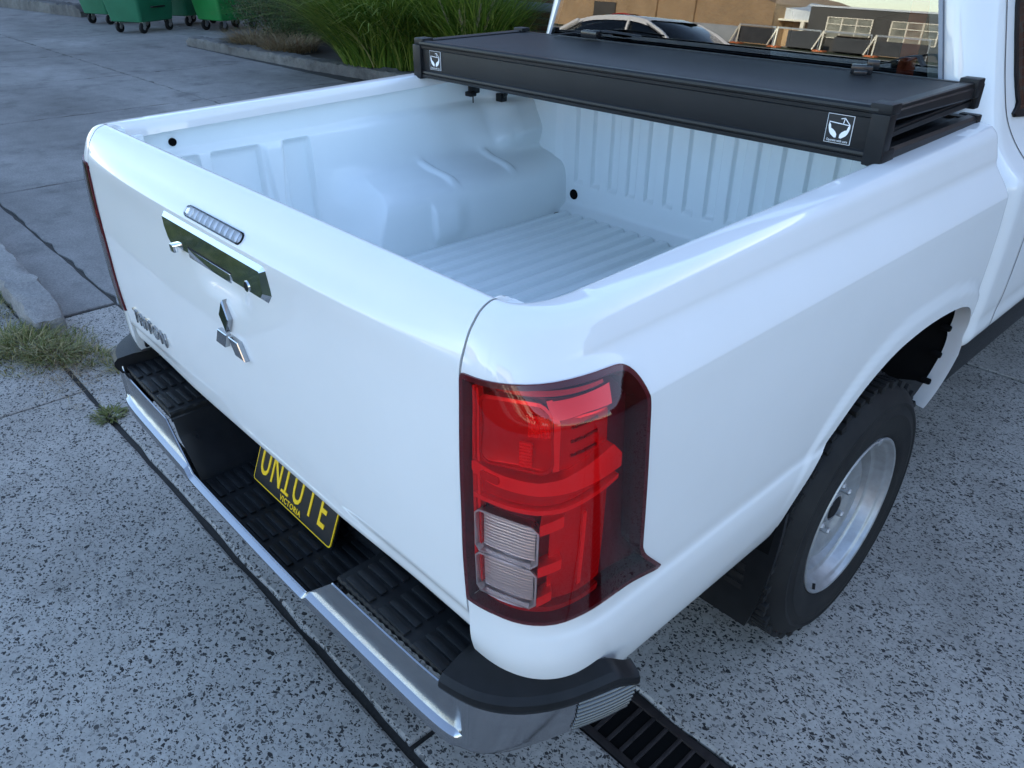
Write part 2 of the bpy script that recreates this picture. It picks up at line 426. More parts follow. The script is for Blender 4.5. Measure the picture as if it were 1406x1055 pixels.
#BODY_BEGIN
LEV = [  # z_rear, y_rear, z_side, x_side, ay
 (1.222, .092, 1.238, .768, .10), (1.262, .078, 1.262, .772, .10), (1.278, .066, 1.272, .782, .11), (1.282, .055, 1.2745, .797, .125), (1.279, .042, 1.2745, .822, .14),
 (1.272, .030, 1.2725, .838, .15), (1.262, .021, 1.266, .853, .16), (1.248, .011, 1.252, .861, .165), (1.227, .002, 1.236, .868, .17),
 (1.200, -.006, 1.222, .8735, .17), (1.170, -.008, 1.190, .898, .17), (1.148, -.009, 1.162, .9165, .17), (1.135, -.0095, 1.150, .9195, .17), (1.10, -.011, 1.115, .921, .17),
 (1.04, -.012, 1.04, .923, .17), (.95, -.012, .95, .922, .17), (.875, -.012, .875, .919, .17), (.82, -.010, .81, .915, .17),
 (.763, -.007, .772, .9115, .17), (.735, -.006, .752, .9155, .17), (.694, -.005, .705, .9145, .17), (.665, .0, .625, .902, .17),
 (.640, .008, .555, .884, .165), (.625, .022, .528, .866, .155), (.618, .045, .522, .842, .14)]
SUB = 6
lev = catmull(LEV, SUB)
NL = len(lev)
NC, NS, YEND = 34, 220, 1.598
EXPN = 2.5
_fade = np.array([np.clip(1 - (k / SUB - 5) / 4, 0, 1) for k in range(NL)])
def body_grid():
    G = np.zeros((NC + NS, NL, 3))
    for i in range(NC):
        ph = (math.pi / 2) * i / (NC - 1); s_, c_ = math.sin(ph) ** (2 / EXPN), max(0.0, math.cos(ph)) ** (2 / EXPN)
        w = math.sin(ph) ** 2
        G[i, :, 0] = SEAM + (lev[:, 3] - SEAM) * s_
        G[i, :, 1] = lev[:, 1] + lev[:, 4] * (1 - c_)
        G[i, :, 2] = lev[:, 0] * (1 - w) + lev[:, 2] * w
    for i in range(NS):
        f = (i + 1) / NS
        y = (lev[:, 1] + lev[:, 4]) * (1 - f) + YEND * f
        G[NC + i, :, 0] = lev[:, 3]; G[NC + i, :, 1] = y
        G[NC + i, :, 2] = lev[:, 2] + 0.026 * (y - .16) * _fade
    return G
BG = body_grid()
_ref = 14 * SUB
ARC = np.concatenate([[0], np.cumsum(np.linalg.norm(np.diff(BG[:, _ref], axis=0), axis=1))])
def skin(A, z, off=0.0):
    """point of the outer skin at arc distance A from the tailgate seam and height z, moved outwards by off"""
    def raw(A, z):
        c = np.interp(A, ARC, np.arange(len(ARC))); i = int(min(c, len(ARC) - 2)); f = c - i
        colp = BG[i] * (1 - f) + BG[i + 1] * f
        zs = colp[::-1, 2]; k = np.interp(z, zs[:], np.arange(NL)[::-1].astype(float))
        j = int(min(k, NL - 2)); g = k - j
        return colp[j] * (1 - g) + colp[j + 1] * g
    p = raw(A, z)
    if off:
        du = raw(min(A + .006, ARC[-1]), z) - raw(max(A - .006, 0), z); dv = raw(A, z + .006) - raw(A, z - .006)
        n = np.cross(du, dv); n /= np.linalg.norm(n) + 1e-12
        p = p + n * off
    return p
#BODY_END
# outlines in (arc, z) of the lamp and in (y, z) of the wheel arch
LAMP = [(.0015, .782), (.0015, .90), (.0015, 1.05), (.0015, 1.15), (.0015, 1.180), (.0030, 1.1935), (.010, 1.1965), (.04, 1.198), (.09, 1.2005), (.15, 1.203), (.21, 1.206), (.262, 1.206), (.282, 1.201), (.295, 1.188),
        (.303, 1.168), (.308, 1.14), (.311, 1.10), (.314, 1.05), (.321, .96), (.329, .885), (.334, .868), (.346, .847), (.386, .801), (.395, .789), (.380, .788), (.345, .798), (.305, .807),
        (.26, .808), (.21, .801), (.165, .792), (.115, .789), (.065, .789), (.03, .785)]
ARCH = [(.742, .50), (.750, .56), (.768, .64), (.800, .715), (.850, .785), (.920, .845), (1.0, .886), (1.09, .912), (1.19, .922), (1.29, .922), (1.39, .914), (1.47, .900), (1.53, .878),
        (1.566, .846), (1.582, .806), (1.580, .76), (1.568, .70), (1.548, .62), (1.525, .55), (1.515, .50)]
LAMP = [tuple(p) for p in catmull(LAMP + LAMP[:1], 3)[:-1]]
arch_s = catmull(ARCH, 6)
arch_poly = [tuple(p) for p in arch_s]

def offset_poly(poly, d):
    n = len(poly); out = []
    cx = sum(p[0] for p in poly) / n; cy = sum(p[1] for p in poly) / n
    ar = sum(poly[i][0] * poly[(i + 1) % n][1] - poly[(i + 1) % n][0] * poly[i][1] for i in range(n))
    sgn = 1 if ar > 0 else -1
    for i in range(n):
        a, b, c = Vector(poly[i - 1]), Vector(poly[i]), Vector(poly[(i + 1) % n])
        n1 = Vector(((b - a).y, -(b - a).x)).normalized(); n2 = Vector(((c - b).y, -(c - b).x)).normalized()
        nn = (n1 + n2); nn = nn.normalized() / max(.5, nn.length / 2); out.append((b.x + sgn * nn.x * d, b.y + sgn * nn.y * d))
    return out
def make_body_side():
    G = BG.copy()
    # flare: the panel swells a little round the arch
    Y, Z = G[NC:, :, 1], G[NC:, :, 2]
    D = np.full(Y.shape, 9.0)
    seg = arch_s
    for i in range(len(seg) - 1):
        a, b = seg[i], seg[i + 1]; d = b - a; L = d @ d
        t = np.clip(((Y - a[0]) * d[0] + (Z - a[1]) * d[1]) / L, 0, 1)
        D = np.minimum(D, np.hypot(Y - a[0] - t * d[0], Z - a[1] - t * d[1]))
    G[NC:, :, 0] += 0.0075 * (1 - sst(.040, .060, D)) * (Z < 1.02) * (1 - (1 - sst(.62, .84, Z)) * (Y < 1.1))
    k_ = np.where(G[:, :, 1] > 1.2, sst(1.28, 1.42, G[:, :, 1]), 0.0); low = np.clip(.72 - G[:, :, 2], 0, None); G[:, :, 2] += low * .68 * k_
    # where the panel meets the cab it rolls in
    e = sst(YEND - .022, YEND, G[:, :, 1]); G[:, :, 0] -= .012 * e * e
    mask = np.zeros((NC + NS, NL), bool)
    cy = (G[:-1, :-1, 1] + G[1:, 1:, 1]) / 2; cz = (G[:-1, :-1, 2] + G[1:, 1:, 2]) / 2
    ina = inside_v(arch_poly, cy, cz); ina[:NC] = False
    ina[:, 20 * SUB:] |= (cy[:, 20 * SUB:] > 1.3)
    # lamp opening: slightly smaller than the lamp outline
    A2 = np.repeat(ARC[:, None], NL, 1); ac = (A2[:-1, :-1] + A2[1:, 1:]) / 2
    lm = np.array(LAMP); ctr = np.array([.17, .99]); inner = offset_poly(LAMP, -.006)
    inl = inside_v(inner, ac, cz)
    mask[:-1, :-1] = ina | inl
    # snap the arch border
    cnt = np.zeros((NC + NS, NL)); cut = np.zeros((NC + NS, NL))
    for di in (0, 1):
        for dj in (0, 1):
            cnt[di:NC + NS - 1 + di, dj:NL - 1 + dj] += 1
            cut[di:NC + NS - 1 + di, dj:NL - 1 + dj] += ina
    brd = (cut > 0) & (cut < cnt)
    for i, j in zip(*np.nonzero(brd)):
        q, d = nearest_on(arch_poly, (G[i, j, 1], G[i, j, 2]), closed=False)
        if d < .03: G[i, j, 1], G[i, j, 2] = q
    cutl = np.zeros((NC + NS, NL)); cntl = np.zeros((NC + NS, NL))
    for di in (0, 1):
        for dj in (0, 1):
            cntl[di:NC + NS - 1 + di, dj:NL - 1 + dj] += 1; cutl[di:NC + NS - 1 + di, dj:NL - 1 + dj] += inl
    for i, j in zip(*np.nonzero((cutl > 0) & (cutl < cntl))):
        q, d = nearest_on(inner, (ARC[i], G[i, j, 2])); G[i, j] = skin(q[0], q[1])
    mb = MB(); mb.grid(G, mask=mask)
    # return flange at the seam, at the cab end and inner rail flange
    c0 = G[0, 4 * SUB:]; c1 = c0 + np.array([0.003, .010, 0]); c2 = c1.copy(); c2[:, 1] = np.maximum(c1[:, 1] + .001, np.minimum(c0[:, 1] + .05, .066)); c2[:, 2] -= .003
    mb.grid(np.stack([c0, c1, c2]))
    ce = G[-1, :18 * SUB]; mb.grid(np.stack([ce, ce + np.array([-.006, .006, 0]), ce * np.array([0, 1, 1]) + np.array([.74, .006, 0])]), flip=True)
    # arch lip turned inwards
    lip = []
    for (yy, zz) in arch_s:
        if yy > 1.3 and zz < .560: continue
        x0 = float(np.interp(zz, lev[::-1, 2], lev[::-1, 3])) + .0075 * (1 - (1 - float(sst(.62, .84, zz))) * (yy < 1.1))
        lip.append([(x0, yy, zz), (x0 - .003, yy, zz), (x0 - .016, yy + (.003 if yy > 1.2 else -.002), zz), (x0 - .042, yy + (.008 if yy > 1.2 else -.004), zz + .003)])
    mb.grid(lip)
    return mb
o = make_body_side().build('body_side', 'white_paint', truck, smooth=38)
body_r = o
# dark liner inside the wheel arch
mb = MB(); P = []
for (yy, zz) in arch_s:
    if yy > 1.3 and zz < .60: continue
    P.append([(.893, 1.17 + (yy - 1.17) * 1.03 + .006, zz + .008), (.845, 1.17 + (yy - 1.17) * 1.03, zz + .012), (.72, 1.22 + (yy - 1.22) * .86, zz - .0), (.58, 1.24 + (yy - 1.24) * .80, zz - .01)])
mb.grid(P); o_ = len(mb.v); mb.v += [p[3] for p in P]; mb.f.append(tuple(range(o_, o_ + len(P))))
liner = mb.build('wheel_arch_liner', 'black_void', truck, smooth=40)
# three rubber plugs on the arch flange
for (yy, zz) in ((1.574, .79), (1.560, .715), (1.538, .64)):
    mb = MB(); mb.lathe([(0, .004), (.007, .004), (.009, .001), (.009, -.02), (0, -.02)], 14, 'x', (.884, yy - .002, zz)); mb.build('arch_clip', 'black_void', body_r, smooth=50)

# lamp --------------------------------------------------------------------------------
def lamp_part(poly, step, front, back, walls=True):
    V, Q, E_ = fill2d(poly, step); mb = MB()
    F = [tuple(skin(a, z, front if not callable(front) else front(a, z))) for a, z in V]
    o_ = len(V)
    mb.v += F; mb.f += [tuple(q[::-1]) for q in Q]
    if walls:
        mb.v += [tuple(skin(a, z, back)) for a, z in V]
        for a, b in E_: mb.f.append((a, b, b + o_, a + o_))
    return mb
def rrect(a0, z0, a1, z1, r=.008, skew0=0.0, skew1=0.0, n=4):
    """rounded rectangle in (arc, z); skew lifts its right end"""
    pts = []
    for (cx, cz, s) in ((a1 - r, z1 - r, 0), (a0 + r, z1 - r, 1), (a0 + r, z0 + r, 2), (a1 - r, z0 + r, 3)):
        for k in range(n + 1):
            t = (s + k / n) * math.pi / 2; x, y = cx + r * math.cos(t), cz + r * math.sin(t)
            f = (x - a0) / (a1 - a0); pts.append((x, y + (skew0 + (skew1 - skew0) * f)))
    return pts
lamp = lamp_part(LAMP, .008, -.042, -.003).build('tail_light', 'red_smoked', truck, smooth=40)
def lp(name, poly, mat, front, back, step=.008, sm=40):
    return lamp_part(poly, step, front, back).build(name, mat, lamp, smooth=sm)
# frame of the housing just under the lens
rim = LAMP; rin = offset_poly(LAMP, -.0075)
mb = MB(); P = [[tuple(skin(a, z, -.002)), tuple(skin(a, z, .0035)), tuple(skin(c, e, .0035)), tuple(skin(c, e, -.018))] for (a, z), (c, e) in zip(rim + rim[:1], rin + rin[:1])]
mb.grid(P); mb.build('lamp_rim', 'red_smoked', lamp, smooth=40)
lens = lamp_part(offset_poly(LAMP, -.001), .006, .0050, .0030).build('lens', 'lens_red', lamp, smooth=60)
# reflector pieces
lp('reflector_border', [(.005, .796), (.005, 1.188), (.031, 1.188), (.031, .798)], 'red_border', -.018, -.034)
lp('reflector_border', [(.032, 1.180), (.032, 1.1895), (.10, 1.192), (.17, 1.195), (.25, 1.197), (.25, 1.193), (.17, 1.188), (.10, 1.184)], 'red_border', -.016, -.034, .004)
lp('reflector_border', [(.032, .797), (.032, .812), (.09, .808), (.16, .811), (.22, .823), (.25, .833), (.25, .820), (.21, .811), (.16, .800), (.09, .796)], 'red_border', -.016, -.034, .004)
lp('edge_strip', [(.024, .83), (.024, 1.175), (.029, 1.177), (.029, .83)], 'red_bright', -.010, -.034, .004)
lp('edge_strip', [(.011, .83), (.011, 1.175), (.017, 1.177), (.017, .83)], 'red_bright', -.012, -.034, .004)
lp('reflector_panel', [(.003, .800), (.003, 1.185), (.09, 1.182), (.17, 1.186), (.250, 1.190), (.256, 1.16), (.256, 1.0), (.255, .87), (.252, .832), (.21, .822), (.16, .812), (.08, .806)], 'red_deep', -.030, -.041)
lp('brake_reflector', rrect(.034, 1.072, .148, 1.172, .016, -.004, .004), 'red_reflector', lambda a, z: -.026 + .014 * ((a - .09) / .057) ** 2 + .006 * ((z - 1.12) / .05) ** 2, -.034, .006)
po = rrect(.030, 1.068, .152, 1.177, .018, -.004, .004); pi_ = rrect(.034, 1.072, .148, 1.172, .016, -.004, .004)
mb = MB(); mb.grid([[tuple(skin(a, z, -.026)), tuple(skin(a, z, -.008)), tuple(skin(c, e, -.008)), tuple(skin(c, e, -.02))] for (a, z), (c, e) in zip(po + po[:1], pi_ + pi_[:1])]); mb.build('brake_frame', 'red_reflector', lamp, smooth=40)
for (a0, z0, a1, z1) in ((.112, 1.128, .146, 1.162), (.100, 1.078, .118, 1.118)):
    mb = MB()
    for i in range(7):
        for j in range(8):
            a = a0 + (a1 - a0) * (i + .5) / 7; z = z0 + (z1 - z0) * (j + .5) / 8; p = skin(a, z, -.0125); q = .0021
            mb.box((p[0] - q, p[1] - q, p[2] - q), (p[0] + q, p[1] + q, p[2] + q), .001)
    mb.build('reflex_dots', 'red_bright', lamp, smooth=40, kind='stuff')
lp('reflector_fin', [(.150, 1.075), (.150, 1.182), (.160, 1.184), (.160, 1.077)], 'red_bright', -.010, -.034)
lp('top_chip', [(.158, 1.158), (.158, 1.182), (.200, 1.186), (.252, 1.191), (.244, 1.168), (.20, 1.166)], 'red_bright', -.008, -.030)
lp('side_reflector', [(.162, 1.07), (.162, 1.155), (.200, 1.163), (.244, 1.164), (.248, 1.10), (.20, 1.075)], 'red_reflector', -.022, -.034)
for k in range(3):
    z = 1.092 + .022 * k; lp('reflector_slot', [(.180, z), (.180, z + .0035), (.225, z + .013), (.225, z + .0095)], 'red_deep', -.019, -.024, .004)
lp('light_guide', [(.016, 1.040), (.016, 1.062), (.06, 1.058), (.13, 1.058), (.165, 1.066), (.245, 1.104), (.264, 1.082), (.264, 1.060), (.165, 1.040), (.13, 1.036), (.06, 1.035)], 'red_bright', -.006, -.034)
lp('light_guide', [(.016, .994), (.016, 1.001), (.06, 1.005), (.13, 1.009), (.165, 1.014), (.262, 1.046), (.262, 1.039), (.165, 1.006), (.13, 1.001), (.06, .998)], 'red_bright', -.008, -.034, .004)
lp('light_guide_base', [(.016, 1.003), (.016, 1.038), (.06, 1.033), (.13, 1.034), (.165, 1.038), (.258, 1.058), (.258, 1.048), (.165, 1.017), (.13, 1.012), (.06, 1.008)], 'red_reflector', -.016, -.034)
mb = MB(); pe = rrect(.036, 1.040, .070, 1.053, .004); mb.prism(pe, lambda a, z: skin(a, z, -.003), lambda a, z: skin(a, z, -.01)); mb.build('approval_mark', 'red_reflector', lamp)
mb = MB(); pe = rrect(.074, 1.041, .094, 1.052, .004); qe = offset_poly(pe, -.002); mb.grid([[tuple(skin(a, z, -.0025)), tuple(skin(c, e, -.0025))] for (a, z), (c, e) in zip(pe + pe[:1], qe + qe[:1])]); mb.build('approval_mark', 'red_bright', lamp)
lp('side_marker', [(.150, .825), (.150, .996), (.175, 1.002), (.252, 1.028), (.254, .845), (.21, .832)], 'red_reflector', -.020, -.034)
lp('marker_strip', [(.205, .850), (.205, .99), (.212, .993), (.212, .852)], 'red_bright', -.016, -.034, .004)
for (z, l) in ((.972, .036), (.892, .036), (.828, .024)):
    lp('lower_chip', [(.134, z - .008), (.134, z + .012), (.134 + l, z + .030), (.134 + l, z + .010)], 'red_bright', -.006, -.03, .005)
for (z0, z1) in ((.904, .978), (.820, .896)):
    poly = [(.026, z0 + .007), (.026, z1 - .008), (.033, z1), (.122, z1 + .002), (.131, z1 - .008), (.131, z0 + .010), (.122, z0 + .002), (.034, z0)]
    lp('clear_lamp', poly, 'lamp_chrome', -.020, -.030, .006)
    cl = lp('clear_lamp_cover', offset_poly(poly, .0035), 'lens_clear', -.004, -.022, .006)
    mb = MB()
    P = []
    for z in np.linspace(z0 + .004, z1 - .002, 91):
        t = (z - z0) / (z1 - z0); P.append([tuple(skin(a, z + .002 * (a - .03) / .09, -.0150 + .0010 * abs(math.sin(math.pi * 13 * t)) - .004 * math.exp(-((a - .08) / .03) ** 2))) for a in np.linspace(.031, .127, 14)])
    mb.grid(P); mb.build('lamp_flutes', 'lamp_clear', lamp, smooth=60)
    # frame of the clear lamp
    mb = MB(); ou = offset_poly(poly, .0028)
    P = [[tuple(skin(a, z, -.010)), tuple(skin(a, z, -.002)), tuple(skin(c, e, -.002)), tuple(skin(c, e, -.02))] for (a, z), (c, e) in zip(ou + ou[:1], poly + poly[:1])]
    mb.grid(P); mb.build('clear_lamp_frame', 'lamp_clear', lamp, smooth=40)

# tailgate ----------------------------------------------------------------------------
EDG = [(.085, .80), (.085, 1.0), (.084, 1.22), (.078, 1.262), (.066, 1.278), (.055, 1.282), (.042, 1.279), (.030, 1.272), (.021, 1.262), (.011, 1.248), (.002, 1.227), (-.006, 1.20), (-.009, 1.139), (-.012, 1.04), (-.012, .95),
       (-.012, .875), (-.009, .80), (-.006, .74), (-.002, .70), (.010, .684), (.03, .68), (.05, .684)]
CEN = [(.085, .80), (.085, 1.0), (.085, 1.22), (.080, 1.262), (.069, 1.276), (.057, 1.280), (.044, 1.276), (.030, 1.264), (.016, 1.248), (.004, 1.232), (-.0165, 1.208), (-.0195, 1.196), (-.016, 1.139), (-.0155, 1.04), (-.015, .95),
       (-.014, .875), (-.012, .80), (-.008, .74), (-.003, .70), (.010, .685), (.03, .68), (.05, .684)]
E_, C_ = catmull(EDG, 6), catmull(CEN, 6)
def tg_w(x): return 1 - min(1.0, abs(x) / .744) ** 3.2
def tailgate_pt(x, k):
    w = tg_w(x); p = E_[k] * (1 - w) + C_[k] * w
    y, z = p
    if k > 10 * 6:
        y += .016 * math.exp(-((x - .005) / .095) ** 4) * float(sst(1.055, 1.085, z)) * (1 - float(sst(1.125, 1.15, z)))      # finger scoop under the handle
        y += .007 * (1 - float(sst(.728, .752, z))) * float(sst(.30, .62, abs(x)))                                      # lower character line
    return (x, y, z)
NX = 150
mb = MB()
xs = np.linspace(-.742, .742, NX + 1)
mb.grid([[tailgate_pt(x, k) for k in range(len(E_))] for x in xs], flip=True)
for sgn in (-1, 1):   # end returns
    c = np.array([tailgate_pt(sgn * .742, k) for k in range(len(E_))]); d = c.copy(); d[:, 1] = np.maximum(d[:, 1] + .012, .03); d[:, 0] -= sgn * .002
    mb.grid([c, d, d + np.array([0, .01, -.004])], flip=(sgn > 0))
tailgate = mb.build('tailgate', 'white_paint', truck, smooth=40)
def tg_y(x, z):
    ks = range(10 * 6, len(E_)); pts = [tailgate_pt(x, k) for k in ks]
    zs = [p[2] for p in pts][::-1]; ys = [p[1] for p in pts][::-1]
    return float(np.interp(z, zs, ys))
# black gap behind the seams
for s in (-1, 1):
    mb = MB(); mb.box((s * .7445 - .006, .016, .66), (s * .7445 + .006, .05, 1.225)); mb.build('seam_seal', 'gap_black', truck)

# handle: chrome bezel
def bevel_plate(mb, poly, base, face, inset, fn):
    n = len(poly); ins = offset_poly(poly, -inset)
    P = [[fn(a, b, -.001) , fn(a, b, base), fn(c, e, face)] for (a, b), (c, e) in zip(poly + poly[:1], ins + ins[:1])]
    mb.grid(P); o_ = len(mb.v); mb.v += [tuple(fn(a, b, face)) for a, b in ins]; mb.f.append(tuple(range(o_, o_ + n)))
def on_tg(x, z, off): return (x, tg_y(0.0, 1.10) + (-.044 - tg_y(0.0, 1.10)) * 0 + .002 - off + .0 * z, z)
hp = [(-0.23, 1.2), (0.214, 1.2), (0.225, 1.19), (0.225, 1.138), (0.206, 1.118), (-0.21, 1.118), (-0.226, 1.134), (-0.237, 1.162), (-0.237, 1.188)]
mb = MB(); bevel_plate(mb, hp, .016, .030, .014, on_tg)
handle = mb.build('tailgate_handle', 'chrome', truck, smooth=25)
mb = MB(); bevel_plate(mb, [(-.238, 1.200), (.235, 1.200), (.235, 1.128), (.214, 1.108), (-.211, 1.108), (-.238, 1.130)], .004, .008, .003, on_tg); mb.build('handle_base', 'white_paint', handle, smooth=30)
yh = on_tg(0, 1.1, .030)[1]
mb = MB(); mb.box((-.105, yh - .0025, 1.1255), (.085, yh + .004, 1.145), .0015); mb.build('handle_pull', 'chrome', handle, smooth=30)
mb = MB(); mb.box((-.108, yh - .0008, 1.1445), (.088, yh + .004, 1.1475)); mb.build('pull_gap', 'gap_black', handle)
mb = MB(); mb.box((-.188, yh - .011, 1.119), (-.166, yh + .01, 1.137), .004); mb.build('reversing_camera', 'chrome', handle, smooth=30)
mb = MB(); mb.lathe([(0, -.0015), (.008, -.0015), (.0085, -.001), (.0085, .004)], 18, 'y', (.150, yh, 1.140)); mb.build('keyhole', 'gap_black', handle, smooth=40)
mb = MB(); mb.lathe([(.008, -.002), (.0105, -.002), (.011, .003)], 20, 'y', (.150, yh, 1.140)); mb.build('key_ring', 'chrome', handle, smooth=40)

# high brake light on the sloping lip above the handle
def lip_pt(x, t, off):    # t 0..1 down the slope
    a = np.array([.0000, 1.2275]); b = np.array([-.0172, 1.2070]); p = a + (b - a) * t
    n = np.array([-(b - a)[1], (b - a)[0]]); n /= np.linalg.norm(n); n = -n if n[1] < 0 else n
    return (x, p[0] + n[0] * off, p[1] + n[1] * off)
def stadium(hl, t0, t1, n=8, ar=.012):
    tm, tr = (t0 + t1) / 2, (t1 - t0) / 2; pts = []
    for k in range(n + 1): a = -math.pi / 2 + math.pi * k / n; pts.append((hl - ar + ar * math.cos(a), tm + tr * math.sin(a)))
    for k in range(n + 1): a = math.pi / 2 + math.pi * k / n; pts.append((-hl + ar + ar * math.cos(a), tm + tr * math.sin(a)))
    return pts
mb = MB(); st = stadium(.124, 0.02, .98); mb.prism(st, lambda x, t: lip_pt(x, t, .0025), lambda x, t: lip_pt(x, t, -.01))
hb = mb.build('high_brake_light', 'gap_black', truck, smooth=30)
for k in range(10):
    x0 = -.1115 + .0223 * k; mb = MB(); P = []
    for i in range(7):
        x = x0 + .0208 * i / 6; u = (i / 6 - .5) * 2
        P.append([lip_pt(x, .14 + .72 * j / 5, .0030 + .0022 * (1 - u * u) * (1 - ((j / 5 - .5) * 2) ** 2 * .6)) for j in range(6)])
    mb.grid(P); mb.build('brake_light_cell', 'lamp_clear', hb, smooth=60)
mb = MB(); st = stadium(.121, 0.07, .93); mb.prism(st, lambda x, t: lip_pt(x, t, .0062), lambda x, t: lip_pt(x, t, .0026)); mb.build('brake_light_cover', 'lens_clear', hb, smooth=30)

# three-diamond emblem
def diamond(ang, Lr, Wd):
    d = Vector((math.cos(ang), math.sin(ang))); n = Vector((-d.y, d.x)); s = .0035
    return [tuple(d * s), tuple(d * (Lr / 2 + s) + n * Wd), tuple(d * (Lr + s)), tuple(d * (Lr / 2 + s) - n * Wd)]
EC = (0.002, .985)
for k in range(3):
    poly = diamond(math.pi / 2 + k * 2 * math.pi / 3, .074, .0214)
    poly = [(EC[0] + a, EC[1] + b) for a, b in poly][::-1]
    mb = MB(); bevel_plate(mb, poly, .009, .0105, .0018, lambda x, z, off: (x, tg_y(0, z) - off - .001, z)); mb.build('emblem_diamond', 'dark_chrome', tailgate, smooth=20)
# model lettering
me = text_mesh('TRITON', .056, .0018, 1.0, .0004, 1.16)
for v in me.vertices:
    x, z, d = v.co.x - .552, v.co.y + .783, v.co.z
    v.co = (x, tg_y(x, .81) - .003 - d, z)
me.materials.append(M('dark_chrome')); put('lettering', me, tailgate)

# bed -----------------------------------------------------------------------------------
FLO, BUL = .79, 1.572
def wall_profile(y):
    top = 1.2745 + .026 * (y - .16)
    n_ = 46
    ledge = float(sst(0, 1, .5)) 
    # straight wall
    S = [(.770, top - .034), (.776, top - .038), (.792, top - .045), (.793, 1.195), (.790, 1.182), (.772, 1.172), (.764, 1.165), (.762, 1.13), (.760, 1.05), (.757, .95), (.752, .86), (.742, .815), (.725, .797), (.690, .79)]
    H = [(.770, top - .034), (.776, top - .038), (.792, top - .045), (.793, 1.200), (.788, 1.186), (.772, 1.172), (.762, 1.150), (.752, 1.085), (.730, 1.035), (.680, 1.010), (.605, .990), (.560, .955), (.547, .90), (.545, .79)]
    s = catmull(S, 5); h = catmull(H, 5)
    y0 = .575 + .42 * np.clip(h[:, 1] - .86, 0, .30)
    t_ = np.clip((y - y0) / .15, 0, 1); w = (.75 * t_ + .25 * t_ * t_ * (3 - 2 * t_))[:, None]; p = s * (1 - w) + h * w
    # the housing leans: its rear end slopes
    return p
def wall_pt(y, k, p):
    x, z = p[k]
    w = float(sst(.66, .86, y)); low = float(sst(1.172, 1.15, z)) if False else (1 - float(sst(1.150, 1.172, z)))
    hi = float(sst(.99, 1.06, z))
    if y < .86:
        pk = 0.0
        for (a, b) in ((.10, .29), (.318, .475), (.545, .64)):
            pk += float(sst(a, a + .010, y)) * (1 - float(sst(b - .010, b, y)))
        x += .020 * pk * low * float(sst(.83, .90, z)) * (1 - w)
    # tapered post in the wall by the housing
    if .44 < y < .58:
        f = float(sst(.86, 1.17, z)); hw = .006 + .03 * f
        x -= .012 * (1 - float(sst(hw * .6, hw, abs(y - .512)))) * low * float(sst(.92, .97, z)) * (1 - w)
    if y > .86:
        # two pressed ribs over the top of the housing
        for (c, sk) in ((1.03, .24), (1.30, .18)):
            cc = c + sk * (.72 - x); z += .010 * math.exp(-((y - cc) / .016) ** 4) * float(sst(.56, .60, x)) * (1 - float(sst(.70, .75, x))) * w
        # shallow scallop on the inner face
        x -= .016 * float(sst(.93, .945, y)) * (1 - float(sst(1.02, 1.10, y))) * float(sst(.80, .83, z)) * (1 - float(sst(.90, .95, z)))
    # gusset rising to the rail at the front
    g = float(sst(1.34, 1.47, y)) * float(sst(1.0, 1.09, z)) * (1 - float(sst(1.24, 1.29, z)))
    x -= g * (.055 + .05 * (1 - float(sst(1.02, 1.16, z))))
    g2 = float(sst(1.20, 1.42, y)) * math.exp(-((z - 1.06) / .06) ** 2); x -= .05 * g2 * float(sst(.66, .74, x))
    if y > BUL - .03: pass
    return (x, y, z)
ys = np.concatenate([np.linspace(.085, .64, 150), np.linspace(.645, .90, 60), np.linspace(.906, BUL, 130)])
P = []
for y in ys:
    p = wall_profile(y); P.append([wall_pt(y, k, p) for k in range(len(p))])
mb = MB(); mb.grid(P, flip=True)
bed_wall_r = mb.build('bed_wall', 'tub_white_lifted', truck, smooth=45)
# corner plate at the tailgate end of the rail
mb = MB(); mb.box((.7345, .074, 1.08), (.7735, .099, 1.269), .002); mb.box((.749, .095, 1.08), (.777, .145, 1.244), .003); bc = mb.build('bed_corner', 'tub_white_lifted', truck, smooth=30)
# floor with lengthwise corrugations
def floor_z(x, y):
    u = ((x / .0660) % 1.0); r = float(sst(.10, .20, u)) * (1 - float(sst(.62, .74, u)))
    e = 1 - float(sst(BUL - .046, BUL - .036, y))
    return FLO + .016 * r * e * (1 - float(sst(.50, .53, abs(x))))
fx = np.linspace(-.70, .70, 640); fy = np.concatenate([np.linspace(.085, BUL - .06, 24), np.linspace(BUL - .055, BUL, 26)])
mb = MB(); mb.grid([[(x, y, floor_z(x, y)) for y in fy] for x in fx], flip=False)
mb.build('bed_floor', 'tub_white_lifted', truck, smooth=60)
# bulkhead with upright ribs
def bulk_y(x, z):
    u = (((x + .02) / .082) % 1.0); r = float(sst(.06, .14, u)) * (1 - float(sst(.54, .62, u)))
    lo = float(sst(.895, .915, z)) * (1 - float(sst(1.215, 1.23, z))) * (1 - float(sst(.52, .535, abs(x))))
    fil = .035 * (1 - sst(FLO, FLO + .05, z)) ** 2
    yy = BUL + .015 * r * lo - float(fil)
    yy -= .012 * float(sst(.565, .60, abs(x))) * float(sst(.95, .99, z))
    return yy
bx = np.linspace(-.80, .80, 700); bz = np.linspace(FLO - .005, 1.285, 90)
mb = MB(); mb.grid([[(x, bulk_y(x, z), z) for z in bz] for x in bx], flip=False)
bulk = mb.build('bulkhead', 'tub_white_lifted', truck, smooth=50)
mb = MB(); mb.box((-.80, BUL - .035, 1.262), (.80, BUL + .02, 1.295), .006); mb.build('bulkhead_rail', 'white_paint', truck, smooth=30)
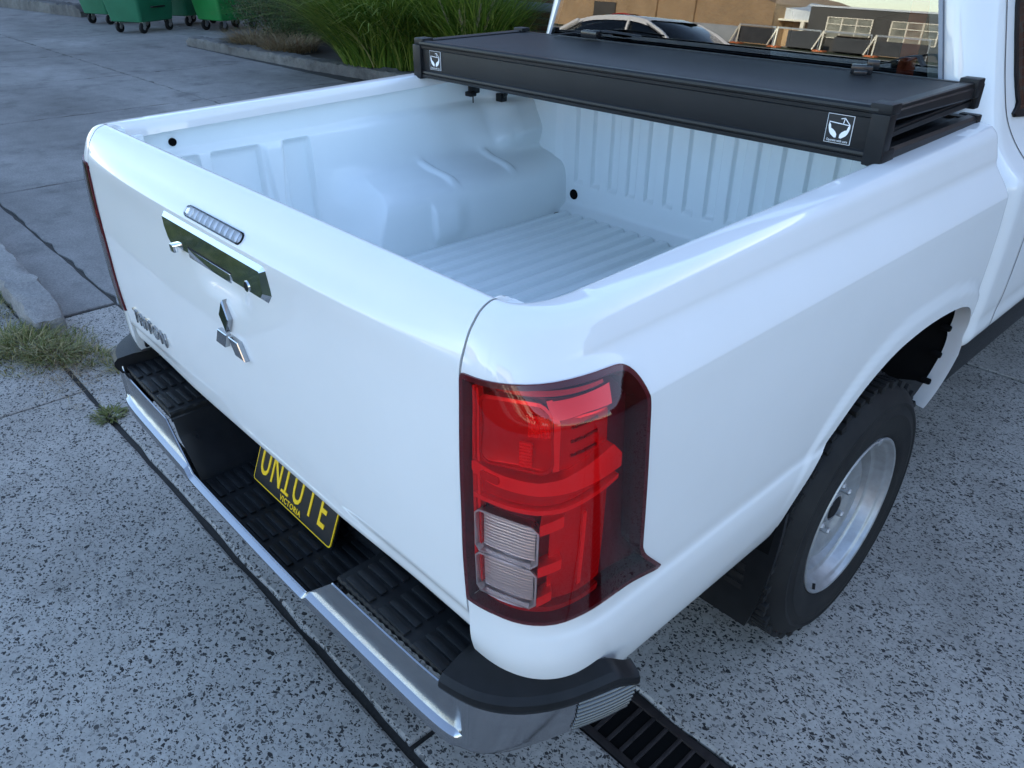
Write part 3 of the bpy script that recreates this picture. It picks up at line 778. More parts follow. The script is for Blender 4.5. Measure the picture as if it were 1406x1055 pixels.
# rubber plugs, drain and bolts
def disc(name, c, axis, r, mat, parent, h=.003):
    mb = MB(); mb.lathe([(0, -h), (r * .8, -h), (r, -h * .3), (r, h), (0, h)], 22, axis, c); return mb.build(name, mat, parent, smooth=50)
disc('rubber_plug', (-.503, BUL - .002, .858), 'y', .019, 'black_void', bulk)
disc('rubber_plug', (-.515, 1.508, FLO + .001), 'z', .021, 'black_void', bulk)
disc('bolt_hole', (-.792, .232, 1.205), 'x', .011, 'black_void', truck)
disc('rail_bolt', (-.776, .158, 1.250), 'x', .010, 'lamp_clear', truck, .005)
# underside of the bed closing the body
mb = MB(); mb.box((-.78, .13, .46), (.78, 3.3, .62)); mb.box((-.60, .13, .30), (-.50, 4.6, .46)); mb.box((.50, .13, .30), (.60, 4.6, .46)); mb.box((-.55, 1.12, .30), (.55, 1.22, .42), .03)
mb.build('chassis', 'black_void', truck)
mb = MB(); mb.box((-.70, .112, .42), (.70, .16, .685)); mb.build('rear_crossmember', 'black_gloss', truck)

# bumper ----------------------------------------------------------------------------------
BP = [(0, -.090), (.20, -.0895), (.40, -.086), (.60, -.081), (.70, -.077), (.76, -.070), (.815, -.053), (.862, -.020), (.898, .026), (.924, .080), (.944, .135), (.957, .185)]
bp = catmull(BP, 8)
bp = np.concatenate([(bp * np.array([-1, 1]))[::-1], bp[1:]])
def bump_norm(i):
    t = bp[min(i + 1, len(bp) - 1)] - bp[max(i - 1, 0)]; n = np.array([t[1], -t[0]]); return n / np.linalg.norm(n)
def ztop(x):
    a = abs(x); zt = .497 + (.609 - .497) * float(sst(.285, .405, a) if False else np.clip((a - .285) / .12, 0, 1))
    return zt + .022 * float(sst(.742, .752, a))
P = []
dense = []
for i in range(len(bp) - 1):
    m_ = 4 if abs(bp[i][0]) < .80 else 1
    for k in range(m_): dense.append((i + k / m_))
dense.append(len(bp) - 1)
for q in dense:
    i = int(min(q, len(bp) - 2)); f = q - i; p = bp[i] * (1 - f) + bp[i + 1] * f; n = bump_norm(i) * (1 - f) + bump_norm(i + 1) * f
    a = abs(p[0]); zt = ztop(p[0]); lg = 1 - float(sst(.76, .80, a)); tail = float(sst(.80, .95, a))
    b0 = .455 + .03 * tail * 0
    ins = .055 * float(sst(.78, .93, a))
    def pt(off, z, inw=0.0):
        k = (zt - z) / max(.02, zt - b0)
        return (p[0] + n[0] * (off - ins * k * k), p[1] + n[1] * (off - ins * k * k), z)
    zl = min(.514, zt - .003); si = -.010 * lg - .002
    mx_ = lambda o1, o2: o1 * lg + o2 * (1 - lg)
    P.append([pt(si - .006, zt - .004), pt(si - .003, zt + .0005), pt(si, zt - .0005), pt(si + .0004, zt - min(.004, (zt - zl) * .4)), pt(si, (zt + zl) / 2), pt(si, zl + .001), pt(si + .002 * lg, zl), pt(mx_(.000, si), zl - .006), pt(mx_(.0016, si), zl - .010), pt(mx_(.001, si - .003), .484), pt(-.016, .466), pt(-.06, .458)])
mb = MB(); mb.grid(P, flip=False)
bumper = mb.build('rear_bumper', 'bumper_chrome', truck, smooth=35)
# black corner caps, ribbed end pieces
def corner_cap(s):
    idx = [i for i in range(len(bp)) if bp[i][0] * s > .742]
    if s < 0: idx = idx[::-1]
    P = []
    first = True
    rows = [(np.array([s * .7475, float(np.interp(.7475, BP_X, BP_Y))]), bump_norm(idx[0]))] + [(bp[i], bump_norm(i)) for i in idx]
    for (p, n) in rows:
        a = abs(p[0]); lift = .006 * float(sst(.915, .945, a)) - .020 * float(sst(.945, .957, a)); end = float(sst(.915, .957, a)); wd = .115 - .075 * end
        def pt(off, z): return (p[0] + n[0] * off, p[1] + n[1] * off, z)
        P.append([pt(-.01, .60), pt(.004, .622 + lift), pt(.006, .630 + lift), pt(.004, .640 + lift), pt(-.006, .650 + lift), pt(-.05 + .025 * end, .655 + lift), pt(-wd, .652 - .02 * end + lift), pt(-wd, .57)])
    mb = MB(); mb.grid(P, flip=(s < 0))
    for row in (P[0], P[-1]):
        o_ = len(mb.v); mb.v += [tuple(q) for q in row]; mb.f.append(tuple(range(o_, o_ + len(row))))
    return mb
BP_X = [b[0] for b in BP]; BP_Y = [b[1] for b in BP]
cap = corner_cap(1).build('bumper_corner', 'black_plastic', truck, smooth=32)
mirror_part(cap)
mb = MB()
for k in range(8):
    z = .525 + .0125 * k; path = []
    for q in np.linspace(0, len(bp) - 1.001, 700):
        i = int(q); f = q - i; p = bp[i] * (1 - f) + bp[i + 1] * f
        if p[0] < .922 + .006 * (k % 2 == 9): continue
        n = bump_norm(i) * (1 - f) + bump_norm(i + 1) * f; zt = ztop(p[0]); ins = .055 * float(sst(.78, .93, p[0])); kk = (zt - z) / (zt - .455); off = -.001 - ins * kk * kk
        path.append((p[0] + n[0] * off, p[1] + n[1] * off, z))
    if len(path) > 2:
        def nrm(i):
            a_, b_ = path[max(0, i - 3)], path[min(len(path) - 1, i + 3)]; t = np.array([b_[0] - a_[0], b_[1] - a_[1]]); t /= np.linalg.norm(t); return np.array([t[1], -t[0]])
        mb.grid([[(q[0] + nrm(i)[0] * o_, q[1] + nrm(i)[1] * o_, q[2] + dz) for (o_, dz) in ((-.002, -.0045), (.0025, -.0015), (.0025, .0015), (-.002, .0045))] for i, q in enumerate(path)])
o = mb.build('bumper_end_ribs', 'end_rib_grey', truck, smooth=60); mirror_part(o)
disc('parking_sensor', (.640, -.0605, .552), 'y', .010, 'bumper_chrome', bumper, .003)
disc('parking_sensor', (.455, -.0655, .560), 'y', .007, 'bumper_chrome', bumper, .003)
disc('parking_sensor', (-.640, -.0605, .552), 'y', .010, 'bumper_chrome', bumper, .003)
# step pads
def pad(x0, x1, z, cols_, rows, name='step_pad', mat='step_rubber', y1=.066):
    mb = MB(); ns = 120; P = []
    for i in range(ns + 1):
        x = x0 + (x1 - x0) * i / ns; yo = float(np.interp(abs(x), BP_X, BP_Y)) + (.024 if z > .55 else .022) + .0012 * math.sin(i * .9)
        P.append([(x, yo + .004, z - .022), (x, yo, z - .006), (x, yo + .003, z), (x, y1, z)])
    mb.grid(P)
    for xe, fl in ((x0, 0), (x1, 1)):
        nn = 40; Q = []
        for j in range(nn + 1):
            y = float(np.interp(abs(xe), BP_X, BP_Y)) + .026 + (y1 + .085) * j / nn; Q.append([(xe, y, z), (xe + (.003 if fl else -.003), y, z - .004 - .0025 * (1 + math.cos(j * 2 * math.pi / 8))), (xe, y, z - .03)])
        mb.grid(Q)
    p_ = mb.build(name, mat, truck, smooth=30)
    wr = (y1 + .062) / rows; wc = (x1 - x0 - .012) / cols_
    r0 = None
    for i in range(cols_):
        for j in range(rows):
            cx, cy = x0 + .006 + wc * (i + .5), -.058 + wr * (j + .5)
            if r0 is None:
                b = MB(); b.box((-wc / 2 + .013, -wr / 2 + .0045, 0), (wc / 2 - .013, wr / 2 - .0045, .0065), .003); r0 = b.mesh('tread_rib', 30); r0.materials.append(M(mat))
            q = put('tread_rib', r0, p_); q.location = (cx, cy, z - .0005)
    return p_
for s in (1, -1):
    x0, x1 = sorted((s * .408, s * .7455)); pad(x0, x1, .620, 3, 5)
pad(-.290, .290, .466, 5, 7, y1=.113)
# sloping walls of the step well
for s in (1, -1):
    mb = MB(); P = []
    for y in np.linspace(-.058, .112, 8):
        P.append([(s * .410, y, .606), (s * .402, y, .600), (s * .385, y, .560), (s * .378, y, .552), (s * .300, y, .484), (s * .284, y, .464)])
    mb.grid(P, flip=(s < 0)); mb.build('step_well_side', 'black_gloss', truck, smooth=25)

# number plate, tilted back -----------------------------------------------------------------
tl = math.atan(.41)
def plate_pt(x, v, off=0.0):   # v up the plate
    return (x, .0415 + v * math.sin(tl) - off * math.cos(tl), .481 + v * math.cos(tl) + off * math.sin(tl) * 1)
def rr2(x0, y0, x1, y1, r, n=4):
    return rrect(x0, y0, x1, y1, r, n=n)
plate = None
mb = MB(); mb.prism(rr2(-.186, 0, .186, .134, .010), lambda x, v: plate_pt(x, v, .0015), lambda x, v: plate_pt(x, v, -.0015)); plate = mb.build('number_plate', 'number_yellow', truck)
mb = MB(); mb.prism(rr2(-.1825, .0035, .1825, .1305, .008), lambda x, v: plate_pt(x, v, .0022), lambda x, v: plate_pt(x, v, .0)); mb.build('plate_field', 'number_black', plate)
mb = MB(); mb.prism(rr2(-.188, -.003, .188, .138, .010), lambda x, v: plate_pt(x, v, -.003), lambda x, v: plate_pt(x, v, -.008)); mb.build('plate_back', 'black_plastic', plate)
xs_ = [-.140, -.083, -.034, .020, .080, .134]
for ch, xc in zip('UN1UTE', xs_):
    me = text_mesh(ch, .112, .0006, .62, .0008)
    zs = [v.co.y for v in me.vertices]
    for v in me.vertices:
        h = (v.co.y - min(zs)) / (max(zs) - min(zs)) * .082 + .030; d = v.co.z; v.co = plate_pt(v.co.x + xc, h, .003 + d)
    me.materials.append(M('number_yellow')); put('plate_character', me, plate)
if True:   # foot serif of the 1
    mb = MB(); mb.prism([(-.051, .030), (-.017, .030), (-.017, .037), (-.051, .037)], lambda x, v: plate_pt(x, v, .0042), lambda x, v: plate_pt(x, v, .002)); mb.build('plate_character', 'number_yellow', plate)
me = text_mesh('VICTORIA', .0200, .0004, 1.0, .0004, 1.12)
for v in me.vertices: d = v.co.z; v.co = plate_pt(v.co.x - .0, v.co.y + .0095, .003 + d)
me.materials.append(M('number_yellow')); put('plate_character', me, plate)

# wheels --------------------------------------------------------------------------------------
WX, WY, WZ = .903, 1.169, .3794
def wheel():
    tp = [(.222, -.012), (.228, -.004), (.240, .003), (.262, .0075), (.285, .008), (.290, .0095), (.296, .0095), (.300, .007), (.318, .004), (.322, .006), (.328, .006), (.335, .001), (.352, -.010), (.362, -.022), (.3655, -.034), (.3665, -.055), (.366, -.066), (.366, -.074), (.3765, -.082), (.3785, -.110), (.3785, -.140), (.3765, -.168), (.366, -.176), (.366, -.184),
          (.3665, -.194), (.360, -.220), (.345, -.242), (.28, -.255), (.225, -.240)]
    mb = MB(); mb.lathe(tp, 96, 'x', (WX, WY, WZ))
    w = mb.build('wheel', 'tyre_rubber', truck, smooth=28)
    # tread blocks over shoulder, joined
    mb = MB(); n = 72
    for k in range(n):
        t = 2 * math.pi * k / n
        Rm = Matrix.Translation((WX, WY, WZ)) @ Matrix.Rotation(t, 4, 'X')
        sh = .010 if k % 2 else 0
        mb.box((-.066, -.0115, .345), (-.024 + sh * .6, .0098, .3772), .002, Rm @ Matrix.Rotation(R(-2), 4, 'Z'))
        mb.box((-.128 - sh * .4, -.0105, .362), (-.082, .0105, .3830), .002, Rm @ Matrix.Translation((0, 0, 0)) @ Matrix.Rotation(R(4), 4, 'X'))
        mb.box((-.226, -.0115, .350), (-.188, .0105, .3765), .003, Rm)
    mb.build('tread', 'tyre_rubber', w, smooth=30, kind='stuff')
    rp = [(.2235, -.014), (.2285, -.006), (.2285, .000), (.2245, .003), (.2195, .001), (.2150, -.008), (.2120, -.012), (.2090, -.013), (.2050, -.018), (.2020, -.040), (.1990, -.044), (.1900, -.048), (.1840, -.075), (.1800, -.082), (.172, -.082), (.166, -.074), (.158, -.058), (.146, -.050), (.128, -.050), (.110, -.056), (.098, -.064), (.090, -.066), (.060, -.064), (.046, -.060), (.043, -.050), (.036, -.048), (.034, -.062), (0, -.062)]
    mb = MB(); mb.lathe(rp, 96, 'x', (WX, WY, WZ)); mb.build('rim', 'wheel_silver', w, smooth=35)
    mb = MB(); mb.lathe([(0, -.046), (.026, -.046), (.033, -.052), (.033, -.064)], 28, 'x', (WX, WY, WZ)); mb.build('hub_cap', 'gap_black', w, smooth=40)
    for k in range(6):
        t = 2 * math.pi * (k + .3) / 6; c = (WX - .054, WY + .0695 * math.cos(t), WZ + .0695 * math.sin(t))
        mb = MB(); mb.lathe([(0, .016), (.006, .015), (.0095, .010), (.0095, -.012)], 6, 'x', c); mb.build('lug_nut', 'wheel_silver', w, smooth=20)
    mb = MB(); mb.tube([(WX + .004, WY - .145, WZ - .160), (WX - .002, WY - .135, WZ - .150)], .004, 8); mb.build('tyre_valve', 'gap_black', w)
    mb = MB(); mb.box((WX - .010, WY + .03, WZ + .212), (WX + .006, WY + .055, WZ + .226), .003); mb.build('balance_weight', 'wheel_silver', w)
    return w
w0 = wheel(); wl = mirror_part(w0)
for s in (1, -1):
    c = w0.copy() ; col.objects.link(c); c.location = (-.07 * s, 3.13, 0); c.scale = (s, 1, 1)
    for k in kids(w0):
        if k.name.startswith(('rim', 'hub')): d = k.copy(); col.objects.link(d); d.parent = c
# mud flap
mb = MB(); P = []
for t in np.linspace(0, 1, 8):
    z = .60 - .40 * t; y = .778 + .02 * t; P.append([(.66, y, z), (.895 - .05 * t * t, y, z), (.895 - .05 * t * t, y + .012, z), (.66, y + .012, z)])
mb.grid(P); mb.f.append(tuple(len(mb.v) - 4 + k for k in range(4)))
flap = mb.build('mud_flap', 'black_plastic', truck, smooth=30); mirror_part(flap)

# cab -------------------------------------------------------------------------------------------
CB = 1.632
rings = [(.690, .880, 0), (.705, .902, 0), (.735, .914, 0), (.78, .914, 0), (.83, .918, 0), (1.0, .921, 0), (1.13, .918, 0), (1.17, .910, 0), (1.20, .878, 0), (1.24, .845, 0.0), (1.30, .818, 0.002), (1.40, .789, .007), (1.50, .762, .012), (1.60, .734, .018), (1.68, .705, .03), (1.74, .665, .06), (1.775, .60, .13), (1.785, .45, .25)]
rg = catmull(rings, 4)
def ring_pts(z, hw, dy):
    yb = CB + dy; yf = 3.55 - (max(0, z - 1.15)) * .9 - dy; r = .075 if z < 1.25 else .075 + .02 * min(1, (z - 1.25) / .15); pts = []
    def arc(cx, cy, a0, n=12):
        for k in range(n + 1):
            t = a0 + (math.pi / 2) * k / n; pts.append((cx + r * math.cos(t), cy + r * math.sin(t)))
    nseg = 48
    for k in range(nseg): pts.append((-(hw - r) + 2 * (hw - r) * k / nseg, yb))
    arc(hw - r, yb + r, -math.pi / 2)
    for k in range(1, 60): pts.append((hw, yb + r + (yf - yb - 2 * r) * k / 60))
    arc(hw - r, yf - r, 0)
    for k in range(1, 24): pts.append((hw - r - 2 * (hw - r) * k / 24, yf))
    arc(-(hw - r), yf - r, math.pi / 2)
    for k in range(1, 60): pts.append((-hw, yf - r - (yf - yb - 2 * r) * k / 60))
    arc(-(hw - r), yb + r, math.pi)
    return pts
G = np.array([[(x, y, z) for x, y in ring_pts(z, hw, dy)] for z, hw, dy in rg])
cen = (G[:-1, :, :] + G[1:, :, :]) / 2; n_ = G.shape[1]
WIN = [(-.745, 1.315), (.705, 1.315), (.698, 1.33), (.627, 1.58), (.585, 1.655), (-.585, 1.655), (-.640, 1.60), (-.735, 1.33)]
mask = np.zeros(G.shape[:2], bool)
inw = [(a * .955, 1.33 + (b - 1.33) * .97 + .006) for a, b in WIN]
for i in range(G.shape[0] - 1):
    for j in range(n_ - 1):
        c = (G[i, j] + G[i + 1, j + 1]) / 2
        if c[1] < CB + .05 and inside(inw, c[0], c[2]): mask[i, j] = True
        if abs(c[0]) > .5 and 1.86 < c[1] < 3.05 - (c[2] - 1.25) * .6 and 1.315 < c[2] < 1.63: mask[i, j] = True
mb = MB()
nz = G.shape[0]; o_ = len(mb.v); mb.v += [tuple(p) for p in G.reshape(-1, 3)]
for i in range(nz - 1):
    for j in range(n_):
        if mask[i, j]: continue
        mb.f.append((i * n_ + j, i * n_ + (j + 1) % n_, (i + 1) * n_ + (j + 1) % n_, (i + 1) * n_ + j))
mb.f.append(tuple((nz - 1) * n_ + j for j in range(n_)))
cab = mb.build('cab', 'white_paint', truck, smooth=50)
# rear window: slightly inclined pane with a dark border strip
t_w = R(2.8)
def win_pt(x, z, off=0.0): return (x, 1.628 + (z - 1.33) * math.tan(t_w) - off, z)
mb = MB(); mb.prism(WIN, lambda x, z: win_pt(x, z, .004), lambda x, z: win_pt(x, z, .0005)); rw = mb.build('rear_window', 'window_glass', cab)
mb = MB(); wi = offset_poly(WIN, -.010)
mb.grid([[win_pt(a, b, .0045), win_pt(c, e, .0045), win_pt(c, e, -.006), win_pt(a, b, -.006)] for (a, b), (c, e) in zip(WIN + WIN[:1], wi + wi[:1])]); mb.build('window_seal', 'rail_grey', cab)
# side windows and door seams
for s in (1, -1):
    side = [(1.795, 1.40), (1.815, 1.335), (1.87, 1.295), (2.9, 1.275), (3.10, 1.29), (2.78, 1.66), (1.90, 1.68), (1.795, 1.60)]
    def sp(y, z, off=0.0): return (s * (float(np.interp(z, rg[:, 0], rg[:, 1])) + off), y, z)
    side_s = [tuple(p) for p in catmull(side + side[:1], 4)[:-1]]
    V, Q, E2 = fill2d(side_s, .03); mb = MB(); mb.v = [sp(a, b, .003) for a, b in V]; mb.f = list(Q); mb.build('side_window', 'car_glass', cab, smooth=60)
    mb = MB(); si = offset_poly(side_s, -.018)
    mb.grid([[sp(a, b, .0), sp(a, b, .006), sp(c, e, .006), sp(c, e, .0)] for (a, b), (c, e) in zip(side_s + side_s[:1], si + si[:1])]); mb.build('window_trim', 'black_plastic', cab, smooth=40)
    seam = [(1.735, 1.66), (1.730, 1.50), (1.730, 1.40), (1.745, 1.31), (1.785, 1.23), (1.800, 1.15), (1.835, 1.07), (1.845, .95), (1.840, .80), (1.825, .74), (1.824, .72)]
    mb = MB(); mb.grid([[sp(y - .0022, z, .0012), sp(y + .0022, z, .0012)] for y, z in catmull(seam, 5)]); mb.build('door_seam', 'gap_black', cab)
    mb = MB(); mb.box((s * .79, 1.612, .605), (s * .902, 3.62, .712), .02); mb.box((s * .60, 1.62, .40), (s * .785, 3.60, .70), .02); mb.build('side_sill', 'black_plastic', truck, smooth=40)
# inside of the cab
mb = MB(); mb.box((-.70, 1.72, .9), (.70, 1.74, 1.30)); mb.box((-.82, 1.72, .8), (.82, 3.3, .9)); mb.box((-.72, 1.66, 1.20), (.72, 1.80, 1.305), .01)
for x in (-.42, .42):
    mb.box((x - .25, 2.25, .9), (x + .25, 2.42, 1.48), .05); mb.box((x - .13, 2.28, 1.50), (x + .13, 2.40, 1.66), .04)
mb.box((-.74, 3.0, .9), (.74, 3.05, 1.25)); mb.build('cabin', 'cabin_dark', cab, smooth=40)
for x, w_ in ((.565, .022), (-.615, .020)):
    mb = MB(); mb.box((x - w_, 1.672, 1.25), (x + w_, 1.676, 1.575)); mb.build('seat_belt', 'belt_red', cab)
# hood, so the truck is whole
HR = [(3.45, .915, 1.08), (3.9, .915, 1.10), (4.4, .905, 1.07), (4.72, .88, 1.02), (4.86, .82, .93), (4.90, .76, .80)]
P = []
for (y, hw, zt) in catmull(HR, 4):
    P.append([(-hw, y, .45), (-hw, y, zt - .08), (-hw + .05, y, zt - .02), (-hw * .6, y, zt + .02), (0, y, zt + .03), (hw * .6, y, zt + .02), (hw - .05, y, zt - .02), (hw, y, zt - .08), (hw, y, .45)])
mb = MB(); mb.grid(P); mb.f.append(tuple(len(mb.v) - 9 + k for k in range(9))); mb.build('hood', 'white_paint', truck, smooth=40)

# the other side of the truck
mirror_part(body_r); mirror_part(liner); mirror_part(lamp); mirror_part(bed_wall_r); mirror_part(bc)

# ------------------------------------------------------------------ folded tray cover lying on the rails
cover = thing('tray_cover', 'black folded hard tray cover stacked on the bed rails against the cab', 'tray cover', (0, 1.33, 1.30))
def crail(y): return 1.2765 + .026 * (y - .16)
ZB = 1.3005
YF, YR = 1.083, 1.560
def cbox(name, lo, hi, bev, mat, parent=None, T=None, sm=30):
    mb = MB(); mb.box(lo, hi, bev, T); return mb.build(name, mat, parent or cover, smooth=sm)
# lowest panel with its rails
base = cbox('base_panel', (-.775, YF + .01, ZB), (.775, YR + .03, ZB + .018), .003, 'cover_black')
for s in (1, -1):
    mb = MB(); P = []
    for (x, z) in ((.755, ZB - .006), (.793, ZB - .006), (.797, ZB + .002), (.797, ZB + .016), (.790, ZB + .022), (.775, ZB + .024), (.770, ZB + .018), (.755, ZB + .018), (.755, ZB - .006)):
        P.append([(s * x, YF + .012, z), (s * x, YR + .03, z + .004)])
    mb.grid(P, flip=(s > 0)); q = mb.build('side_rail', 'cover_rail', cover, smooth=25)
    cbox('rail_end', (min(s * .752, s * .800), YR + .025, ZB - .007), (max(s * .752, s * .800), YR + .052, ZB + .029), .005, 'black_plastic')
cbox('rear_rail', (-.77, YR + .0, ZB - .004), (.77, YR + .03, ZB + .026), .004, 'cover_rail')
# upright front panel: the folded edge
FH0, FH1 = 1.300, 1.402
mb = MB(); mb.box((-.765, YF, FH0 + .016), (.765, YF + .012, FH1 - .018), .002); front = mb.build('front_panel', 'cover_black', cover, smooth=30)
def rail_prof(z0, z1, y0, y1):
    return [(y1, z0), (y0 + .003, z0), (y0, z0 + .003), (y0, z0 + (z1 - z0) * .40), (y0 + .0035, z0 + (z1 - z0) * .47), (y0 + .0035, z0 + (z1 - z0) * .55), (y0, z0 + (z1 - z0) * .62), (y0 + .001, z1 - .004), (y0 + .005, z1), (y1, z1)]
for (z0, z1, yo) in ((FH0 - .006, FH0 + .018, -.004), (FH1 - .020, FH1 + .005, -.005)):
    mb = MB(); mb.grid([[(-.768, y, z) for y, z in rail_prof(z0, z1, YF + yo, YF + .018)], [(.768, y, z) for y, z in rail_prof(z0, z1, YF + yo, YF + .018)]], flip=True); mb.build('front_rail', 'cover_rail', cover, smooth=25)
# top panel and middle panel (they open like a wedge to the front on the sides)
top = cbox('top_panel', (-.762, YF + .012, 1.386), (.762, YR, 1.4025), .002, 'cover_black')
mid = cbox('middle_panel', (-.760, YF + .03, 1.343), (.760, YR - .01, 1.352), .002, 'cover_black')
for s in (1, -1):
    for (nm, z0, z1, za, zb, x0, x1) in (('top_rail', 1.379, 1.408, 1.372, 1.409, .758, .792), ('middle_rail', 1.340, 1.358, 1.352, 1.374, .758, .786)):
        P = []
        for t in np.linspace(0, 1, 14):
            y = YF + .02 + (YR - .005 - YF - .02) * t; e = t if nm == 'top_rail' else t ** .8
            a, b = z0 + (za - z0) * e, z1 + (zb - z1) * e
            P.append([(s * x0, y, a), (s * (x1 - .002), y, a), (s * x1, y, a + .004), (s * x1, y, a + (b - a) * .62), (s * (x1 - .004), y, a + (b - a) * .70), (s * (x1 - .004), y, b - .002), (s * (x1 - .008), y, b), (s * (x0 + .004), y, b), (s * x0, y, b - .003), (s * x0, y, a)])
        mb = MB(); mb.grid(P, flip=(s < 0)); mb.build(nm, 'cover_rail', cover, smooth=25)
    xs2 = lambda a, b: (min(s * a, s * b), max(s * a, s * b))
    a, b = xs2(.757, .797); cbox('corner_cap', (a, YF - .010, FH0 - .010), (b, YF + .024, FH1 - .008), .004, 'black_plastic')
    a, b = xs2(.764, .799); cbox('corner_foot', (a, YF - .006, FH0 - .012), (b, YF + .050, FH0 + .022), .004, 'black_plastic')
    a, b = xs2(.748, .795); cbox('corner_block', (a, YF - .004, FH1 - .012), (b, YF + .042, FH1 + .012), .005, 'black_plastic')
    a, b = xs2(.752, .797); cbox('corner_block', (a, YR - .030, 1.374), (b, YR + .010, 1.417), .004, 'black_plastic')
    a, b = xs2(.760, .797); cbox('hinge_cap', (a, YR - .012, 1.347), (b, YR + .018, 1.405), .005, 'black_plastic')
cbox('back_rail', (-.765, YR - .016, 1.376), (.75, YR + .002, 1.4045), .002, 'cover_rail')
mb = MB(); mb.tube([(-.70, YR + .012, 1.392), (.0, YR + .012, 1.392), (.60, YR + .012, 1.392)], .009, 10); mb.build('hinge_bar', 'black_plastic', cover, smooth=60)
# straps with buckles on top
def strap(name, x, s):
    mb = MB()
    pth = [(x - .030, YR - .045, 1.407), (x - .010, YR - .040, 1.418), (x + .012, YR - .020, 1.424), (x + .03, YR + .004, 1.428), (x + .055, YR + .012, 1.440), (x + .090, YR + .016, 1.446), (x + .10, YR + .014, 1.438), (x + .112, YR + .012, 1.425)]
    P = []
    for p in catmull([(x + (q[0] - x) * s, q[1], q[2]) for q in pth], 4): P.append([(p[0], p[1] - .011, p[2]), (p[0] + .004, p[1] - .009, p[2] + .004), (p[0] + .004, p[1] + .009, p[2] + .004), (p[0], p[1] + .011, p[2])])
    mb.grid(P); w = mb.build(name, 'black_plastic', cover, smooth=40)
    b = MB(); T = Matrix.Translation((x - .012 * s, YR - .052, 1.408)) @ Matrix.Rotation(R(25 * s), 4, 'Z'); b.box((-.026, -.014, -.006), (.026, .014, .016), .004, T); b.box((-.018, -.036, -.006), (.014, -.012, .006), .003, T); b.box((.010, .004, .004), (.040, .024, .026), .004, T); b.build('buckle', 'black_gloss', w, smooth=30)
    return w
strap('strap', .535, 1); 
mb = MB(); pth = catmull([(-.575, YR - .050, 1.408), (-.550, YR - .046, 1.411), (-.50, YR - .02, 1.419), (-.44, YR + .004, 1.426), (-.36, YR + .010, 1.428), (-.24, YR + .012, 1.424)], 5)
P = [[(p[0], p[1] - .008, p[2]), (p[0], p[1] - .006, p[2] + .005), (p[0], p[1] + .006, p[2] + .005), (p[0], p[1] + .008, p[2])] for p in pth]
mb.grid(P); w = mb.build('strap', 'black_plastic', cover, smooth=40)
b = MB(); b.box((-.47, YR - .028, 1.408), (-.40, YR + .002, 1.432), .006); b.build('buckle', 'black_gloss', w, smooth=30)
# stickers: two hands under a cover, and a line of words
def sticker(x0, x1, z0, z1):
    cx, cz = (x0 + x1) / 2, (z0 + z1) / 2; W_, H_ = x1 - x0, z1 - z0
    def pt(u, v, off): return (cx + u * W_, YF - .0005 - off, cz + v * H_)
    mb = MB(); mb.prism([(-.5, -.5), (.5, -.5), (.5, .5), (-.5, .5)], lambda u, v: pt(u, v, .0012), lambda u, v: pt(u, v, -.0008)); st_ = mb.build('warning_sticker', 'sticker_white', cover)
    mb = MB(); mb.prism([(-.482, -.485), (.482, -.485), (.482, .485), (-.482, .485)], lambda u, v: pt(u, v, .0016), lambda u, v: pt(u, v, .0)); mb.build('sticker_field', 'number_black', st_)
    hand = [(-.40, .20), (-.33, .12), (-.30, .00), (-.22, -.03), (-.12, -.10), (-.06, -.19), (-.06, -.30), (-.13, -.31), (-.20, -.27), (-.29, -.21), (-.35, -.13), (-.39, -.02), (-.41, .08)]
    for s in (1, -1):
        mb = MB(); pl = [(s * a, b) for a, b in hand]; mb.prism(pl, lambda u, v: pt(u, v, .0020), lambda u, v: pt(u, v, .0012)); mb.build('hand_symbol', 'sticker_white', st_)
    mb = MB()
    for (a, b) in (((-.40, .22), (.38, .17)), ((.16, .40), (.40, .17)), ((.16, .40), (.13, .18)), ((.02, .36), (.18, .40))):
        d = Vector((b[0] - a[0], b[1] - a[1])).normalized(); n = Vector((-d.y, d.x)) * .014
        mb.prism([(a[0] + n.x, a[1] + n.y), (b[0] + n.x, b[1] + n.y), (b[0] - n.x, b[1] - n.y), (a[0] - n.x, a[1] - n.y)], lambda u, v: pt(u, v, .0020), lambda u, v: pt(u, v, .0012))
    mb.build('lid_symbol', 'sticker_white', st_)
    me = text_mesh('Operate with care', .0072, 0, .88)
    for v in me.vertices: v.co = (cx + v.co.x, YF - .0025, cz - H_ * .44 + v.co.y)
    me.materials.append(M('sticker_white')); put('sticker_text', me, st_)
sticker(.664, .722, 1.322, 1.381); sticker(-.716, -.660, 1.324, 1.381)
# clamps under the cover
mb = MB(); mb.box((-.755, 1.272, 1.222), (-.735, 1.312, 1.262), .004); mb.box((-.750, 1.284, 1.262), (-.735, 1.300, 1.302), .003); mb.box((-.760, 1.262, 1.214), (-.728, 1.290, 1.230), .004); mb.tube([(-.745, 1.287, 1.222), (-.745, 1.287, 1.190)], .0025, 6); mb.build('rail_clamp', 'black_plastic', cover, smooth=30)
mb = MB(); mb.tube(catmull([(-.735, 1.375, 1.252), (-.705, 1.385, 1.250), (-.690, 1.392, 1.232), (-.695, 1.398, 1.214), (-.712, 1.402, 1.206)], 5), .008, 8); mb.box((-.735, 1.385, 1.185), (-.705, 1.415, 1.214), .004); mb.build('hook', 'black_plastic', cover, smooth=40)

